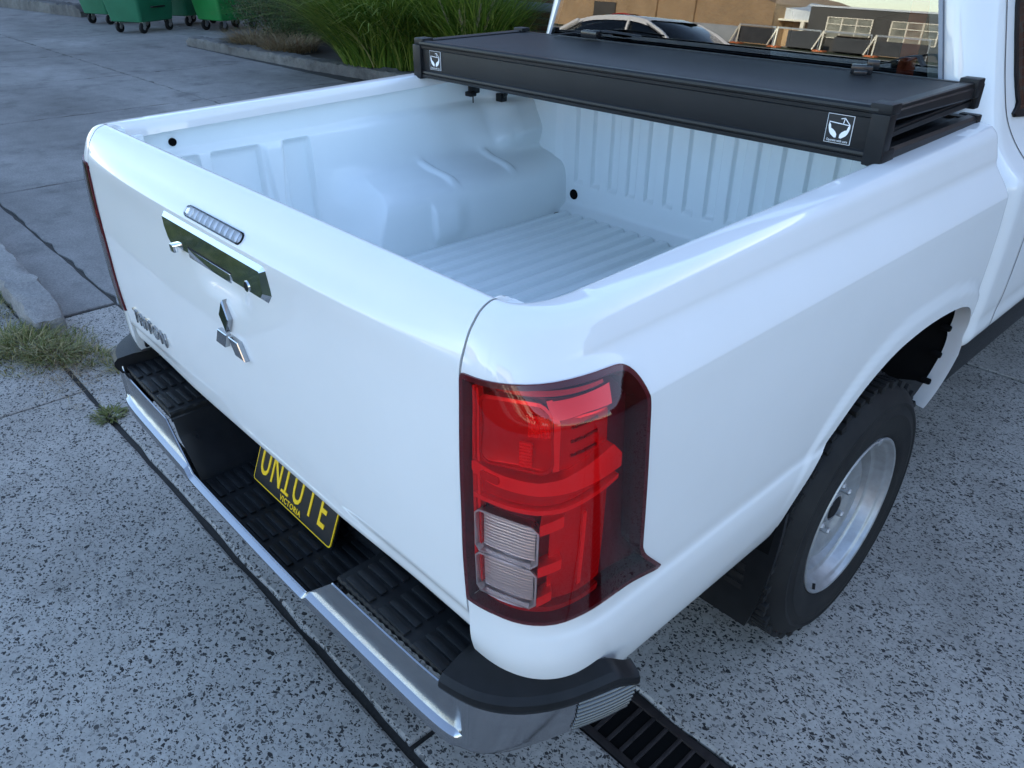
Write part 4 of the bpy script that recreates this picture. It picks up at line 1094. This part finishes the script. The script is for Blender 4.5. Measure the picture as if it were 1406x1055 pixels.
# ------------------------------------------------------------------ ground, slabs, drain
def plane(name, x0, y0, x1, y1, z, mat, parent=None):
    mb = MB(); mb.grid([[(x0, y0, z), (x0, y1, z)], [(x1, y0, z), (x1, y1, z)]]); return mb.build(name, mat, parent)
ground = struct(plane('ground', -400, -400, 400, 400, -.05, 'asphalt'))
pav = struct(plane('pavement', -34, -2.3, 9, 14, -.012, 'joint_dirt'))
def slab(x0, y0, x1, y1, mat, wob=.003, gap=.004):
    bm = bmesh.new(); g = gap
    pts = []
    def edge(a, b):
        n = max(2, int((Vector(b) - Vector(a)).length / .10)); d = (Vector(b) - Vector(a)).normalized(); nn = Vector((-d.y, d.x))
        return [tuple(Vector(a) + (Vector(b) - Vector(a)) * (k / n) + nn * (0 if k == 0 else rng.normal(0, wob) )) for k in range(n)]
    c = [(x0 + g, y0 + g), (x1 - g, y0 + g), (x1 - g, y1 - g), (x0 + g, y1 - g)]
    for k in range(4): pts += edge(c[k], c[(k + 1) % 4])
    vs = [bm.verts.new((p[0], p[1], 0)) for p in pts]; lo = [bm.verts.new((p[0], p[1], -.03)) for p in pts]
    ctr = Vector(((x0 + x1) / 2, (y0 + y1) / 2)); ins = []
    for p in pts:
        q = Vector(p); s_ = Vector((min(max(q.x, x0 + g + .008), x1 - g - .008), min(max(q.y, y0 + g + .008), y1 - g - .008))); ins.append(bm.verts.new((s_.x, s_.y, .0)))
    n = len(pts)
    for v in vs: v.co.z = -.004
    for k in range(n):
        bm.faces.new((vs[k], vs[(k + 1) % n], ins[(k + 1) % n], ins[k])); bm.faces.new((lo[k], lo[(k + 1) % n], vs[(k + 1) % n], vs[k]))
    bm.faces.new(ins)
    me = bpy.data.meshes.new('concrete_slab'); bm.to_mesh(me); bm.free(); me.materials.append(M(mat)); return put('concrete_slab', me, pav)
for a in [(-6.4, -.78, -4.2, .041), (-4.2, -.78, -1.905, .041), (-1.905, -2.2, 3.6, .041), (3.6, -2.2, 8, .041)]: slab(*a, 'aggregate', .0025, .005)
slab(-2.75, .055, .42, .470, 'aggregate'); slab(.43, .055, 4.2, .398, 'aggregate'); slab(4.2, .055, 8, .398, 'aggregate')
for a in [(-.6, .585, 3.35, 3.112), (3.35, .585, 7.2, 3.112), (-.6, 3.120, 3.35, 5.9), (3.35, 3.120, 7.2, 5.9), (-.6, 5.9, 7.2, 9.1)]: slab(*a, 'aggregate')
slab(-.6, .475, .42, .58, 'aggregate')
xe = [-31, -28, -25, -22, -19, -16.2, -13.45, -10.74, -8.2, -5.43, -.61]
for i in range(len(xe) - 1):
    for (y0, y1) in ((.475, 3.40), (3.40, 5.38 if xe[i] > -14 else 6.6), (6.6, 9.1)):
        if y0 == 6.6 and xe[i] > -14: continue
        slab(xe[i], y0, xe[i + 1], y1, 'old_concrete', .009, .011)
slab(-12, -2.2, -6.4, .04, 'old_concrete'); slab(-6.5, .21, -2.78, .47, 'old_concrete')
slab(-31, -2.2, -12, .47, 'old_concrete')

grate = thing('drain_grate', 'dark cast iron channel drain grate set in the concrete below the bumper corner', 'drain grate', (1.2, .49, 0))
mb = MB(); mb.box((.43, .402, -.04), (2.9, .581, -.0095)); mb.build('channel', 'black_void', grate)  # solid black block under the bars stands in for the unlit channel depth
for (y0, y1) in ((.402, .424), (.557, .580)): mb = MB(); mb.box((.43, y0, -.03), (2.9, y1, -.003), .003); mb.build('grate_frame', 'iron', grate, smooth=30)
b0 = None
for k in range(60):
    if b0 is None: b = MB(); b.box((-.0055, .422 - .49, -.030), (.0055, .559 - .49, 0), .0025); b0 = b.mesh('grate_bar', 30); b0.materials.append(M('iron'))
    q = put('grate_bar', b0, grate); q.location = (.45 + .0405 * k - 1.2 + 0, 0, -.0045); q.matrix_parent_inverse = Matrix.Identity(4)

# kerb left of the truck, broken at its end
def kerb_mesh(path, w, h, rough, n=6, seed=1):
    g = np.random.default_rng(seed); P = []
    pa = [Vector(p) for p in path]; N = 0; pts = []
    for i in range(len(pa) - 1):
        L = (pa[i + 1] - pa[i]).length; m_ = max(2, int(L / .06))
        pts += [pa[i].lerp(pa[i + 1], k / m_) for k in range(m_)]
    pts.append(pa[-1])
    for i, p in enumerate(pts):
        t = (pts[min(i + 1, len(pts) - 1)] - pts[max(0, i - 1)]).normalized(); nn = Vector((-t.y, t.x, 0)); row = []
        e = min(1, (i) / 3, (len(pts) - 1 - i) / 3); hh = h * (.55 + .45 * e)
        for (u, z) in ((-.5, -.03), (-.5, hh * .5), (-.49, hh * .85), (-.44, hh), (-.2, hh * 1.01), (.1, hh * 1.01), (.44, hh), (.5, hh * .85), (.5, hh * .4), (.5, -.03)):
            q = p + nn * (u * w * (.8 + .2 * e)); row.append((q.x + g.normal(0, rough), q.y + g.normal(0, rough), z + (g.normal(0, rough) if z > 0 else 0)))
        P.append(row)
    mb = MB(); mb.grid(P)
    for row in (P[0], P[-1]): o_ = len(mb.v); mb.v += row; mb.f.append(tuple(range(o_, o_ + len(row))))
    return mb
k_ = kerb_mesh([(-9.5, .155, 0), (-6, .15, 0), (-4, .14, 0), (-2.62, .12, 0)], .165, .11, .006, seed=3).build('kerb', 'kerb_light', None, smooth=50); tag(k_, 'low weathered concrete kerb with a broken end beside the grass tuft', 'kerb')
k_ = kerb_mesh([(-13.6, 5.56, 0), (-11.5, 5.60, 0), (-9.5, 5.68, 0), (-7.6, 5.86, 0), (-4.5, 6.0, 0)], .26, .13, .009, seed=4).build('kerb', 'kerb_concrete', None, smooth=50); tag(k_, 'rough concrete kerb edging the garden bed below the ornamental grass', 'kerb')
k_ = kerb_mesh([(-32, 4.4, 0), (-24, 5.5, 0), (-20.4, 5.95, 0)], .40, .24, .012, seed=5).build('kerb', 'kerb_concrete', None, smooth=50); tag(k_, 'dark raised kerb in the far corner left of the green bins', 'kerb')
mb = MB(); mb.grid([[(-13.5, 5.68, .07), (-13.5, 9.2, .09)], [(-9.5, 5.80, .07), (-9.5, 9.2, .09)], [(-4.5, 6.1, .07), (-4.5, 9.2, .09)]]); struct(mb.build('garden_bed', 'soil', None))
st0 = thing('stone_pile', 'tan stone blocks stacked behind the far kerb', 'stone blocks', (-22.5, 7.6, 0))
for k in range(14):
    b = MB(); x, z = -24.6 + .36 * (k % 7) + .1 * (k // 7), .02 + .26 * (k // 7); b.box((x, 7.4, z), (x + .33, 7.75, z + .24), .02); b.build('stone_block', 'kerb_concrete' if k % 3 else 'cream_paint', st0, smooth=30)
o = plane('blue_plate', -21.2, 6.2, -20.2, 6.9, .02, 'grey_panel'); mb = None
bpy.data.objects.remove(o)

# ------------------------------------------------------------------ plants
def strip(mb, pts, w, tone, side):
    n = len(pts); o_ = len(mb.v)
    for i, p in enumerate(pts):
        ww = w * (1 - (i / (n - 1)) ** 2 * .92) * (.6 + .4 * min(1, i / 1.5)); mb.v.append(tuple(p + side * ww)); mb.v.append(tuple(p - side * ww)); mb.tone += [tone, tone]
    for i in range(n - 1): mb.f.append((o_ + 2 * i, o_ + 2 * i + 1, o_ + 2 * i + 3, o_ + 2 * i + 2))
def grass_clump(name, mat, c, n, rad, h, droop, w, seed, parent=None, tone=(0, 1), lean=.5, kind=None, seg=6):
    g = np.random.default_rng(seed); mb = MB()
    for _ in range(n):
        a = g.uniform(0, 2 * math.pi); r = rad * math.sqrt(g.uniform()) ; b = Vector((c[0] + r * math.cos(a), c[1] + r * math.sin(a), c[2]))
        az = a + g.normal(0, .7); hh = h * g.uniform(.45, 1.1); ln = lean * g.uniform(.2, 1.2); dr = droop * g.uniform(.4, 1.4)
        d = Vector((math.cos(az), math.sin(az), 0)); pts = []
        for k in range(seg + 1):
            t = k / seg; pts.append(b + d * (hh * (ln * t + dr * t * t)) + Vector((0, 0, hh * (t - dr * .62 * t ** 2.6))))
        strip(mb, pts, w * g.uniform(.6, 1.3), float(np.clip(g.uniform(*tone) + (0.35 if g.uniform() < .06 else 0), 0, 1)), Vector((-d.y, d.x, 0)) * 1.0)
    o = mb.build(name, mat, parent, kind=kind); return o
og = thing('ornamental_grass', 'large clump of arching green ornamental grass beyond the left bed rail', 'ornamental grass', (-8.3, 6.6, .08))
grass_clump('blades', 'blade_green', (-8.55, 6.40, .08), 4200, .70, 1.75, .62, .010, 11, og, (0, .66), .50, 'stuff', 8)
grass_clump('blades', 'blade_green', (-7.3, 6.85, .08), 1500, .42, 1.5, .5, .011, 12, og, (0, .55), .42, 'stuff', 7)
def plume_stems(c, n, h, seed, parent):
    g = np.random.default_rng(seed)
    for _ in range(n):
        az = g.uniform(0, 6.28); d = Vector((math.cos(az), math.sin(az), 0)); b = Vector(c) + d * g.uniform(0, .18); hh = h * g.uniform(.7, 1.1); mb = MB()
        pts = [b + d * (.45 * hh * (k / 6) ** 1.5) + Vector((0, 0, hh * (k / 6))) for k in range(7)]
        side = Vector((-d.y, d.x, 0)); strip(mb, pts, .003, .6, side)
        for i in range(90):
            t = .68 + .34 * i / 90; p = b + d * (.45 * hh * t ** 1.5) + Vector((0, 0, hh * t)); q = Vector(g.normal(0, 1, 3)).normalized() * (.035 * math.sin(math.pi * (i / 90) ** .7) + .006)
            strip(mb, [p, p + q * .6, p + q + Vector((0, 0, .015))], .0025, float(g.uniform(0, 1)), side)
        mb.build('plume', 'plume', parent)
plume_stems((-7.0, 6.5, .08), 9, .95, 21, og)
pl2 = thing('strappy_plant', 'small plant of upright bright green strap leaves left of the brick pier', 'plant', (-6.75, 6.9, .08))
grass_clump('leaves', 'blade_green', (-6.75, 6.9, .08), 46, .16, .86, .22, .030, 31, pl2, (.2, .7), .3, 'stuff', 6)
grass_clump('leaves', 'blade_green', (-6.2, 7.1, .08), 26, .12, .75, .3, .022, 32, pl2, (.4, .95), .35, 'stuff', 6)
def shrub(name, label, c, rx, ry, h, nl, seed, leaf=.035):
    root = thing(name, label, 'shrub', c); g = np.random.default_rng(seed); mb = MB(); st_ = MB()
    tips = []
    for _ in range(150):
        a = g.uniform(0, 6.28); r = math.sqrt(g.uniform()); e = Vector((c[0] + rx * r * math.cos(a), c[1] + ry * r * math.sin(a), c[2] + h * g.uniform(.12, 1.0) * (1 - .4 * r * r)))
        b = Vector((c[0] + .35 * rx * r * math.cos(a), c[1] + .35 * ry * r * math.sin(a), c[2])); m_ = (b + e) / 2 + Vector(g.normal(0, .08, 3))
        st_.tube([b, m_, e], [.010, .007, .003], 5, False); tips += [(m_, e)]
    for _ in range(nl):
        m_, e = tips[g.integers(len(tips))]; p = m_.lerp(e, g.uniform(.0, 1.08)) + Vector(g.normal(0, .085, 3)); p.z = max(c[2] + .02, p.z)
        d = Vector(g.normal(0, 1, 3)); d.z += .4; d.normalize(); s_ = d.cross(Vector(g.normal(0, 1, 3))).normalized(); L = leaf * g.uniform(.6, 1.5)
        tn = float(np.clip(g.beta(1.6, 2.6), 0, 1)); o_ = len(mb.v)
        mb.v += [tuple(p), tuple(p + d * L * .5 + s_ * L * .22), tuple(p + d * L), tuple(p + d * L * .5 - s_ * L * .22)]; mb.tone += [tn] * 4; mb.f.append((o_, o_ + 1, o_ + 2, o_ + 3))
    st_.build('stems', 'bark', root, smooth=60); mb.build('foliage', 'shrub_leaf', root, kind='stuff'); return root
sh = shrub('shrub', 'dark green twiggy shrub between the green bins and the ornamental grass', (-12.3, 6.9, .08), 1.25, .95, 2.0, 26000, 41)
sh2 = shrub('shrub', 'dense dark shrub deep in shade behind the ornamental grass', (-9.9, 7.6, .08), 1.3, .8, 2.2, 22000, 42, .045)
dg = thing('dry_grass', 'straw coloured dry grass at the foot of the twiggy shrub', 'dry grass', (-11.4, 5.95, .08))
grass_clump('blades', 'dry_grass', (-12.0, 6.0, .08), 900, .40, .42, .8, .005, 51, dg, (0, .8), .6, 'stuff', 5)
grass_clump('blades', 'dry_grass', (-10.9, 6.05, .08), 900, .42, .38, .8, .005, 52, dg, (.1, .9), .6, 'stuff', 5)
# grass tuft by the kerb end and small weed in the joint
tf = thing('grass_tuft', 'scruffy grass tuft growing at the broken kerb end', 'grass tuft', (-2.5, .07, 0))
for i, (x, y, r, n, h) in enumerate([(-2.52, -.03, .14, 600, .085), (-2.34, .05, .11, 450, .070), (-2.68, -.12, .12, 300, .08), (-2.20, .14, .10, 260, .045), (-2.42, .01, .25, 600, .045), (-2.02, .27, .10, 240, .04), (-3.1, -.10, .2, 260, .08)]):
    grass_clump('blades', 'tuft_green', (x, y, .0), n, r, h, .75, .0026, 60 + i, tf, (0, .85), .7, 'stuff', 5)
g = np.random.default_rng(70); mb = MB()
for _ in range(900):
    x, y = -2.28 + g.normal(0, .22), .06 + g.normal(0, .10); a = g.uniform(0, 6.28); d = Vector((math.cos(a), math.sin(a), g.normal(0, .15))); L = g.uniform(.02, .07); p = Vector((x, y, .004 + abs(g.normal(0, .008))))
    strip(mb, [p, p + d * L * .5 + Vector((0, 0, .004)), p + d * L], .0018, float(g.uniform()), Vector((-d.y, d.x, 0)))
o = mb.build('dry_litter', 'dry_grass', tf, kind='stuff')
wd = thing('weed', 'small green weed sprouting in the slab joint', 'weed', (-1.62, .05, 0))
grass_clump('leaves', 'tuft_green', (-1.62, .05, -.006), 160, .055, .035, .8, .004, 75, wd, (0, .45), .9, 'stuff', 4)

# ------------------------------------------------------------------ green bins
def bin_(name, label, c, rz, mat, hgt=1.25):
    root = thing(name, label, 'bin', (c[0], c[1], 0), rz, 'four wheeled green bins by the garden bed')
    def loc(mb, nm, m_, par=root, sm=35, pi=True):
        me = mb.mesh(nm, sm); me.materials.append(M(m_)); o = bpy.data.objects.new(nm, me); col.objects.link(o); o.parent = par; return o
    mb = MB(); P = []
    for (z, hx, hy) in ((.20, .36, .44), (.215, .385, .465), (.45, .415, .50), (.80, .45, .55), (hgt - .06, .485, .60), (hgt - .055, .52, .64), (hgt, .525, .645)):
        row = []
        for (cx, cy, a0) in ((1, 1, 0), (-1, 1, 90), (-1, -1, 180), (1, -1, 270)):
            for k in range(6): t = R(a0 + 90 * k / 5); row.append((cx * (hx - .06) + .06 * math.cos(t), cy * (hy - .06) + .06 * math.sin(t), z))
        P.append(row + row[:1])
    mb.grid(P, flip=True); mb.f.append(tuple(range(len(P[0]) - 1))); body = loc(mb, 'body', mat)
    mb = MB(); mb.box((-.53, -.65, hgt), (.53, .65, hgt + .05), .03); mb.grid([[(-.5 + 1.0 * i / 10, -.62 + 1.24 * j / 10, hgt + .05 + .12 * math.sin(math.pi * i / 10)) for j in range(11)] for i in range(11)]); loc(mb, 'lid', mat)
    mb = MB(); mb.tube([(.44, -.18, .47), (.475, -.17, .47), (.475, .17, .47), (.44, .18, .47)], .016, 8); loc(mb, 'handle', 'black_plastic')
    for (x, y) in ((.29, -.37), (.29, .37), (-.29, -.37), (-.29, .37)):
        mb = MB(); mb.lathe([(0, -.028), (.078, -.028), (.098, -.02), (.100, 0), (.098, .02), (.078, .028), (0, .028)], 24, 'x', (x + .03, y, .10)); w = loc(mb, 'caster', 'tyre_rubber')
        mb = MB(); mb.lathe([(0, -.033), (.035, -.033), (.035, .033), (0, .033)], 14, 'x', (x + .03, y, .10)); mb.box((x - .015, y - .025, .10), (x - .006, y + .045, .215)); mb.box((x + .066, y - .025, .10), (x + .075, y + .045, .215)); mb.box((x - .02, y - .05, .198), (x + .08, y + .06, .212)); loc(mb, 'caster_fork', 'caster_metal', w)
    return root
bin_('wheeled_bin', 'large green four wheeled bin nearest the truck, in front of the others', (-16.35, 5.75), R(28), 'bin_green')
bin_('wheeled_bin', 'green four wheeled bin at the left end of the bin row', (-18.6, 5.95), R(20), 'bin_green')
bin_('wheeled_bin', 'shadowed green bin standing behind the front bin', (-17.15, 7.05), R(24), 'bin_green')
bin_('wheeled_bin', 'brighter green bin beside the twiggy shrub', (-15.55, 7.2), R(12), 'bin_green_bright')

# ------------------------------------------------------------------ fence, pier and building beyond the truck
fence = thing('slat_fence', 'dark upright slat fence with pale grey rail behind the ornamental grass', 'fence', (-11, 8, 0))
s0 = None
for k in range(46):
    if s0 is None: b = MB(); b.box((-.05, -.01, .05), (.05, .01, 1.75), .003); s0 = b.mesh('slat', 30); s0.materials.append(M('fence_dark'))
    q = put('slat', s0, fence); q.location = (-15.0 + .157 * k + 11, 0, 0); q.matrix_parent_inverse = Matrix.Identity(4)
for z in (.80, 1.70):
    b = MB(); b.box((-15.1, 7.90, z), (-6.6, 7.97, z + .10), .006); b.build('rail', 'rail_grey', fence, smooth=30)
b = MB(); b.box((-15.1, 8.05, .0), (-7.85, 8.08, 1.75)); b.build('backing', 'black_void', fence)
pier = thing('brick_pier', 'dark red brick pier beside the cab pillar at the end of the fence', 'brick pier', (-7.2, 8.35, 0))
b = MB(); b.box((-7.80, 8.12, 0), (-6.4, 8.6, 1.9)); b.build('mortar', 'kerb_concrete', pier)
b0 = None
for r_ in range(22):
    for k in range(6):
        x = -7.80 + .236 * k + (.118 if r_ % 2 else 0)
        if x + .226 > -6.39: continue
        if b0 is None: b = MB(); b.box((0, -.055, 0), (.226, .055, .076), .004); b0 = b.mesh('brick', 30); b0.materials.append(M('red_brick'))
        q = put('brick', b0, pier); q.location = (x + 7.2 + rng.normal(0, .002), 8.16 - 8.35 + rng.normal(0, .003), .01 + .086 * r_); q.matrix_parent_inverse = Matrix.Identity(4)
bl = thing('brick_building', 'long red brick building shading the yard behind the fence', 'building', (-12, 12, 0))
b = MB(); b.box((-60, 9.4, 0), (24, 18, 6.4)); b.build('wall', 'red_brick', bl); b = MB(); b.box((-60.3, 9.1, 6.4), (24.3, 18.3, 6.65), .05); b.build('roof', 'pale_roof', bl)

# ------------------------------------------------------------------ across the street (seen in the rear window)
struct(plane('road', -120, -18, 60, -7.5, -.02, 'asphalt')); struct(plane('nature_strip', -60, -5.2, -1.95, -.79, .004, 'verge')); ng = thing('verge_grass', 'mown green grass verge beside the footpath behind the tailgate', 'grass', (-5, -2.2, 0))
for i in range(14): grass_clump('blades', 'tuft_green', (-2.6 - .75 * (i % 7), -1.25 - .9 * (i // 7), .0), 700, .50, .12, .6, .004, 200 + i, ng, (0, .5), .5, 'stuff', 4)
struct(plane('nature_strip', -1.9, -5.2, 30, -2.25, -.006, 'verge')); struct(plane('footpath', -60, -7.2, 40, -5.2, -.006, 'old_concrete'))
struct(plane('forecourt', -120, -70, 60, -18, -.01, 'forecourt')); struct(plane('grass_strip', -60, -56.5, -10, -51, -.002, 'verge'))
def thing_box(name, parent, lo, hi, mat, bev=0.0, sm=30):
    b = MB(); b.box(lo, hi, bev); return b.build(name, mat, parent, smooth=sm)
wh = thing('brick_warehouse', 'tan brick warehouse with a grey door reflected at the left of the rear window', 'warehouse', (-55, -58, 0))
b = MB(); b.prism([(-90, 0), (-33.6, 0), (-33.6, 3.0), (-37.5, 3.9), (-50, 5.4), (-90, 5.4)], lambda x, z: (x, -57, z), lambda x, z: (x, -75, z)); b.build('wall', 'tan_brick', wh)
thing_box('door', wh, (-52.2, -56.95, 0), (-49.6, -56.85, 2.25), 'dark_wall', .02)
for x in (-60, -45.5, -41.5): thing_box('pilaster', wh, (x, -57.0, 0), (x + .6, -56.75, 3.9 if x > -50 else 5.3), 'tan_brick', .02)
w2 = thing('brick_annex', 'low brick annex with a pale sheet roof between the warehouse and the dark building', 'annex', (-33, -60, 0))
thing_box('wall', w2, (-36, -59, 0), (-30, -64, 1.95), 'tan_brick'); b = MB(); b.prism([(-36.4, 1.95), (-29.8, 1.95), (-29.8, 2.5), (-36.4, 3.0)], lambda x, z: (x, -58.7, z), lambda x, z: (x, -66, z + .5)); b.build('roof', 'pale_roof', w2)
thing_box('awning', w2, (-35.4, -57.8, 1.85), (-30.5, -59, 2.0), 'cream_paint', .02); thing_box('post', w2, (-31.6, -58, 0), (-31.3, -57.7, 1.9), 'cream_paint', .02)
gb = thing('dark_building', 'dark grey flat roofed building with pale framed windows reflected in the rear window', 'building', (-22, -58, 0))
thing_box('wall', gb, (-30.6, -57, 0), (-6, -72, 2.95), 'dark_wall'); thing_box('parapet', gb, (-30.7, -56.9, 2.95), (-5.9, -72, 3.08), 'pale_roof', .02)
for (x0, x1) in ((-29.0, -25.6), (-24.2, -20.9), (-17.5, -14.2)):
    w = thing_box('window', gb, (x0, -56.97, .95), (x1, -56.9, 2.35), 'window_dim')
    for k in range(4): x = x0 + (x1 - x0) * k / 3; thing_box('mullion', w, (x - .05, -56.9, .95), (x + .05, -56.82, 2.35), 'cream_paint')
    for z in (.95, 1.4, 1.88, 2.33): thing_box('transom', w, (x0, -56.89, z - .03), (x1, -56.84, z + .03), 'cream_paint')
pn = thing('grey_gate', 'grey sheet gate standing between the brick warehouse and the fence panels', 'gate', (-36, -53.5, 0))
thing_box('sheet', pn, (-38.5, -53.6, .05), (-34.4, -53.5, 1.15), 'grey_panel', .01); thing_box('frame', pn, (-38.6, -53.62, 1.15), (-34.3, -53.48, 1.22), 'grey_panel', .01)
fl = ['leftmost dark mesh temporary fence panel beside the grey gate', 'dark mesh temporary fence panel in front of the pallets', 'dark mesh temporary fence panel before the first window', 'rightmost dark mesh temporary fence panel before the second window']
for i, (x0, x1) in enumerate(((-34.2, -31.2), (-31.0, -27.6), (-27.4, -23.9), (-23.6, -20.0))):
    f = thing('fence_panel', fl[i], 'temporary fence', ((x0 + x1) / 2, -53.4, 0), 0, 'temporary fence panels')
    thing_box('mesh_sheet', f, (x0 + .9 if i in (1, 2) else x0, -53.45, .15), (x1, -53.42, 1.25 if i < 2 else 1.05), 'shade_cloth')
    for x in (x0, x1): thing_box('post', f, (x, -53.46, .0), (x + .06, -53.40, 1.40), 'caster_metal')
    thing_box('top_rail', f, (x0, -53.46, 1.30), (x1, -53.40, 1.41), 'caster_metal'); thing_box('foot', f, (x0 - .4, -53.8, .0), (x0 + .4, -53.0, .12), 'orange_block', .02)
    b = MB(); b.tube([(x0 + .05, -53.4, 1.38), (x0 - .35, -52.9, .1)], .06, 6); b.tube([(x0 + .05, -53.4, 1.38), (x0 + .25, -52.9, .1)], .06, 6); b.build('brace', 'cream_paint', f)
for i, x0 in enumerate((-30.2, -26.6)):
    p = thing('pallet_stack', ['stack of wooden pallets left of the white fence brace', 'stack of wooden pallets right of the white fence brace'][i], 'pallets', (x0 + 1, -54.6, 0), 0, 'pallet stacks')
    for k in range(7):
        b = MB(); z = .17 * k
        for yy in (-55.2, -54.6, -54.0): b.box((x0, yy, z + .13), (x0 + 2.2, yy + .5, z + .155))
        for q in range(5): b.box((x0 + .52 * q, -55.2, z + .02), (x0 + .52 * q + .10, -53.9, z + .13))
        b.build('pallet', 'pallet_wood', p)
lw = thing('low_brick_wall', 'low brick wall below the first window of the dark building', 'low wall', (-24, -55.8, 0)); thing_box('wall', lw, (-26.4, -56.0, 0), (-22.2, -55.6, .75), 'tan_brick', .02)
# parked cars
def car(name, label, loc, rz, paint):
    root = thing(name, label, 'car', loc, rz, 'parked cars')
    def loc_(mb, nm, m_, sm=35):
        me = mb.mesh(nm, sm); me.materials.append(M(m_)); o = bpy.data.objects.new(nm, me); col.objects.link(o); o.parent = root; return o
    xs = np.array([-2.25, -2.2, -1.9, -1.2, 0, .95, 1.5, 2.0, 2.22, 2.28]); zt = np.array([.55, .84, .93, .95, .93, .93, .90, .80, .66, .45]); hw = np.array([.70, .80, .86, .88, .88, .88, .87, .82, .74, .66])
    P = []
    for x in np.linspace(-2.25, 2.28, 60):
        h = float(np.interp(x, xs, hw)); z = float(np.interp(x, xs, zt)); a = .0
        for cx in (-1.38, 1.38): a = max(a, math.sqrt(max(0, .36 ** 2 - (x - cx) ** 2)))
        z0 = max(.20, .30 + a - .0 if a > 0 else .20)
        P.append([(x, -h + .04, z0), (x, -h, min(z - .05, z0 + .12)), (x, -h, z - .10), (x, -h + .06, z), (x, 0, z + .03), (x, h - .06, z), (x, h, z - .10), (x, h, min(z - .05, z0 + .12)), (x, h - .04, z0)])
    mb = MB(); mb.grid(P)
    for row in (P[0], P[-1]): o_ = len(mb.v); mb.v += row; mb.f.append(tuple(range(o_, o_ + len(row))))
    loc_(mb, 'body', paint)
    gx = [(-2.0, .93, .80), (-1.75, 1.12, .74), (-1.25, 1.34, .66), (-.4, 1.43, .63), (.2, 1.40, .63), (.62, 1.26, .68), (1.15, .95, .80)]
    mb = MB(); P = []
    for (x, z, h) in catmull(gx, 5): P.append([(x, -.84, .92), (x, -h, max(.93, z - .04)), (x, -h + .07, z), (x, h - .07, z), (x, h, max(.93, z - .04)), (x, .84, .92)])
    mb.grid(P); loc_(mb, 'cabin_glass', 'car_glass', 40)
    mb = MB(); R_ = catmull([(-1.35, 1.325, .665), (-1.0, 1.40, .645), (-.4, 1.438, .635), (.0, 1.43, .635), (.25, 1.395, .64)], 5)
    mb.grid([[(x, -h - .012, z - .07), (x, -h + .03, z - .0), (x, -h + .12, z + .012), (x, h - .12, z + .012), (x, h - .03, z), (x, h + .012, z - .07)] for x, z, h in R_]); loc_(mb, 'roof', paint, 50)
    mb = MB()
    for s in (-1, 1):
        mb.tube([(.25, s * .645, 1.37), (.62, s * .70, 1.24), (1.18, s * .82, .94)], .035, 6); mb.tube([(-1.35, s * .66, 1.30), (-1.8, s * .74, 1.08), (-2.0, s * .80, .93)], .05, 6); mb.tube([(-.15, s * .67, 1.38), (-.12, s * .85, .93)], .03, 6)
    loc_(mb, 'pillars', paint, 60)
    for x in (-1.38, 1.38):
        for s in (-1, 1):
            mb = MB(); mb.lathe([(.20, .10), (.30, .10), (.315, .06), (.315, -.10), (.20, -.10)], 28, 'y', (x, s * .76, .315)); w = loc_(mb, 'wheel', 'tyre_rubber')
            mb = MB(); mb.lathe([(0, .09), (.19, .10), (.21, .08)] if s > 0 else [(0, -.09), (.19, -.10), (.21, -.08)], 24, 'y', (x, s * .76, .315)); me = mb.mesh('hubcap', 40); me.materials.append(M('wheel_silver')); o = bpy.data.objects.new('hubcap', me); col.objects.link(o); o.parent = w
    return root
car('parked_car', 'white hatchback parked close behind, reflected low in the rear window', (-7.35, -7.9, 0), R(4), 'white_paint')
car('parked_car', 'red car parked far off by the brick warehouse wall', (-42.5, -50.5, 0), R(2), 'red_car_paint')

# ------------------------------------------------------------------ far side of the street to the right, mirrored in the paint
sh_ = thing('shop_row', 'pale rendered low shop row across the street mirrored in the corner paint', 'shops', (14, -27, 0))
thing_box('wall', sh_, (1.5, -27, 0), (16, -36, 5.2), 'cream_paint'); thing_box('parapet', sh_, (1.3, -26.9, 5.2), (16.2, -36, 5.6), 'dark_wall', .03)
for k in range(4): thing_box('window', sh_, (2.6 + 3.4 * k, -26.98, .5), (5.0 + 3.4 * k, -26.9, 2.6), 'window_dim', .02)
thing_box('awning', sh_, (1.5, -27, 2.9), (16, -24.6, 3.05), 'red_car_paint', .02)
wr_ = thing('brick_workshop', 'dark brick workshop with a pitched roof across the street mirrored in the side paint', 'workshop', (26, -25, 0))
b = MB(); b.prism([(17.5, 0), (34, 0), (34, 6), (25.7, 8.6), (17.5, 6)], lambda x, z: (x, -25, z), lambda x, z: (x, -42, z)); b.build('wall', 'red_brick', wr_); thing_box('roller_door', wr_, (19.5, -24.95, 0), (24, -24.85, 4), 'grey_panel', .02)
for i, x in enumerate((-3.5, 9.5)):
    pp = thing('power_pole', ['timber power pole across the street left of the pale shop row', 'timber power pole in front of the pale shop row'][i], 'power pole', (x, -19.5, 0), 0, 'power poles')
    b = MB(); b.tube([(x, -19.5, 0), (x, -19.5, 9.5)], [.15, .11], 12); b.build('pole', 'bark', pp); thing_box('crossarm', pp, (x - 1.1, -19.56, 8.6), (x + 1.1, -19.44, 8.72), 'bark'); 
    for k in (-1, -.4, .4, 1): b = MB(); b.lathe([(0, .12), (.04, .10), (.05, .03), (.03, 0)], 10, 'z', (x + k, -19.5, 8.72)); b.build('insulator', 'cream_paint', pp)
for k, wl_ in ((-1, 'leftmost'), (-.4, 'second from left'), (.4, 'third from left'), (1, 'rightmost')):
    b = MB(); b.tube([(-60 + 1.5 * q + k, -19.5, 8.8 - .9 * math.sin(math.pi * (((-60 + 1.5 * q) + 3.5) % 13) / 13)) for q in range(80)], .012, 5); o = b.build('power_line', 'gap_black', None); tag(o, 'overhead power line, the ' + wl_ + ' of four on the timber pole crossarms', 'power line', 'overhead power lines')
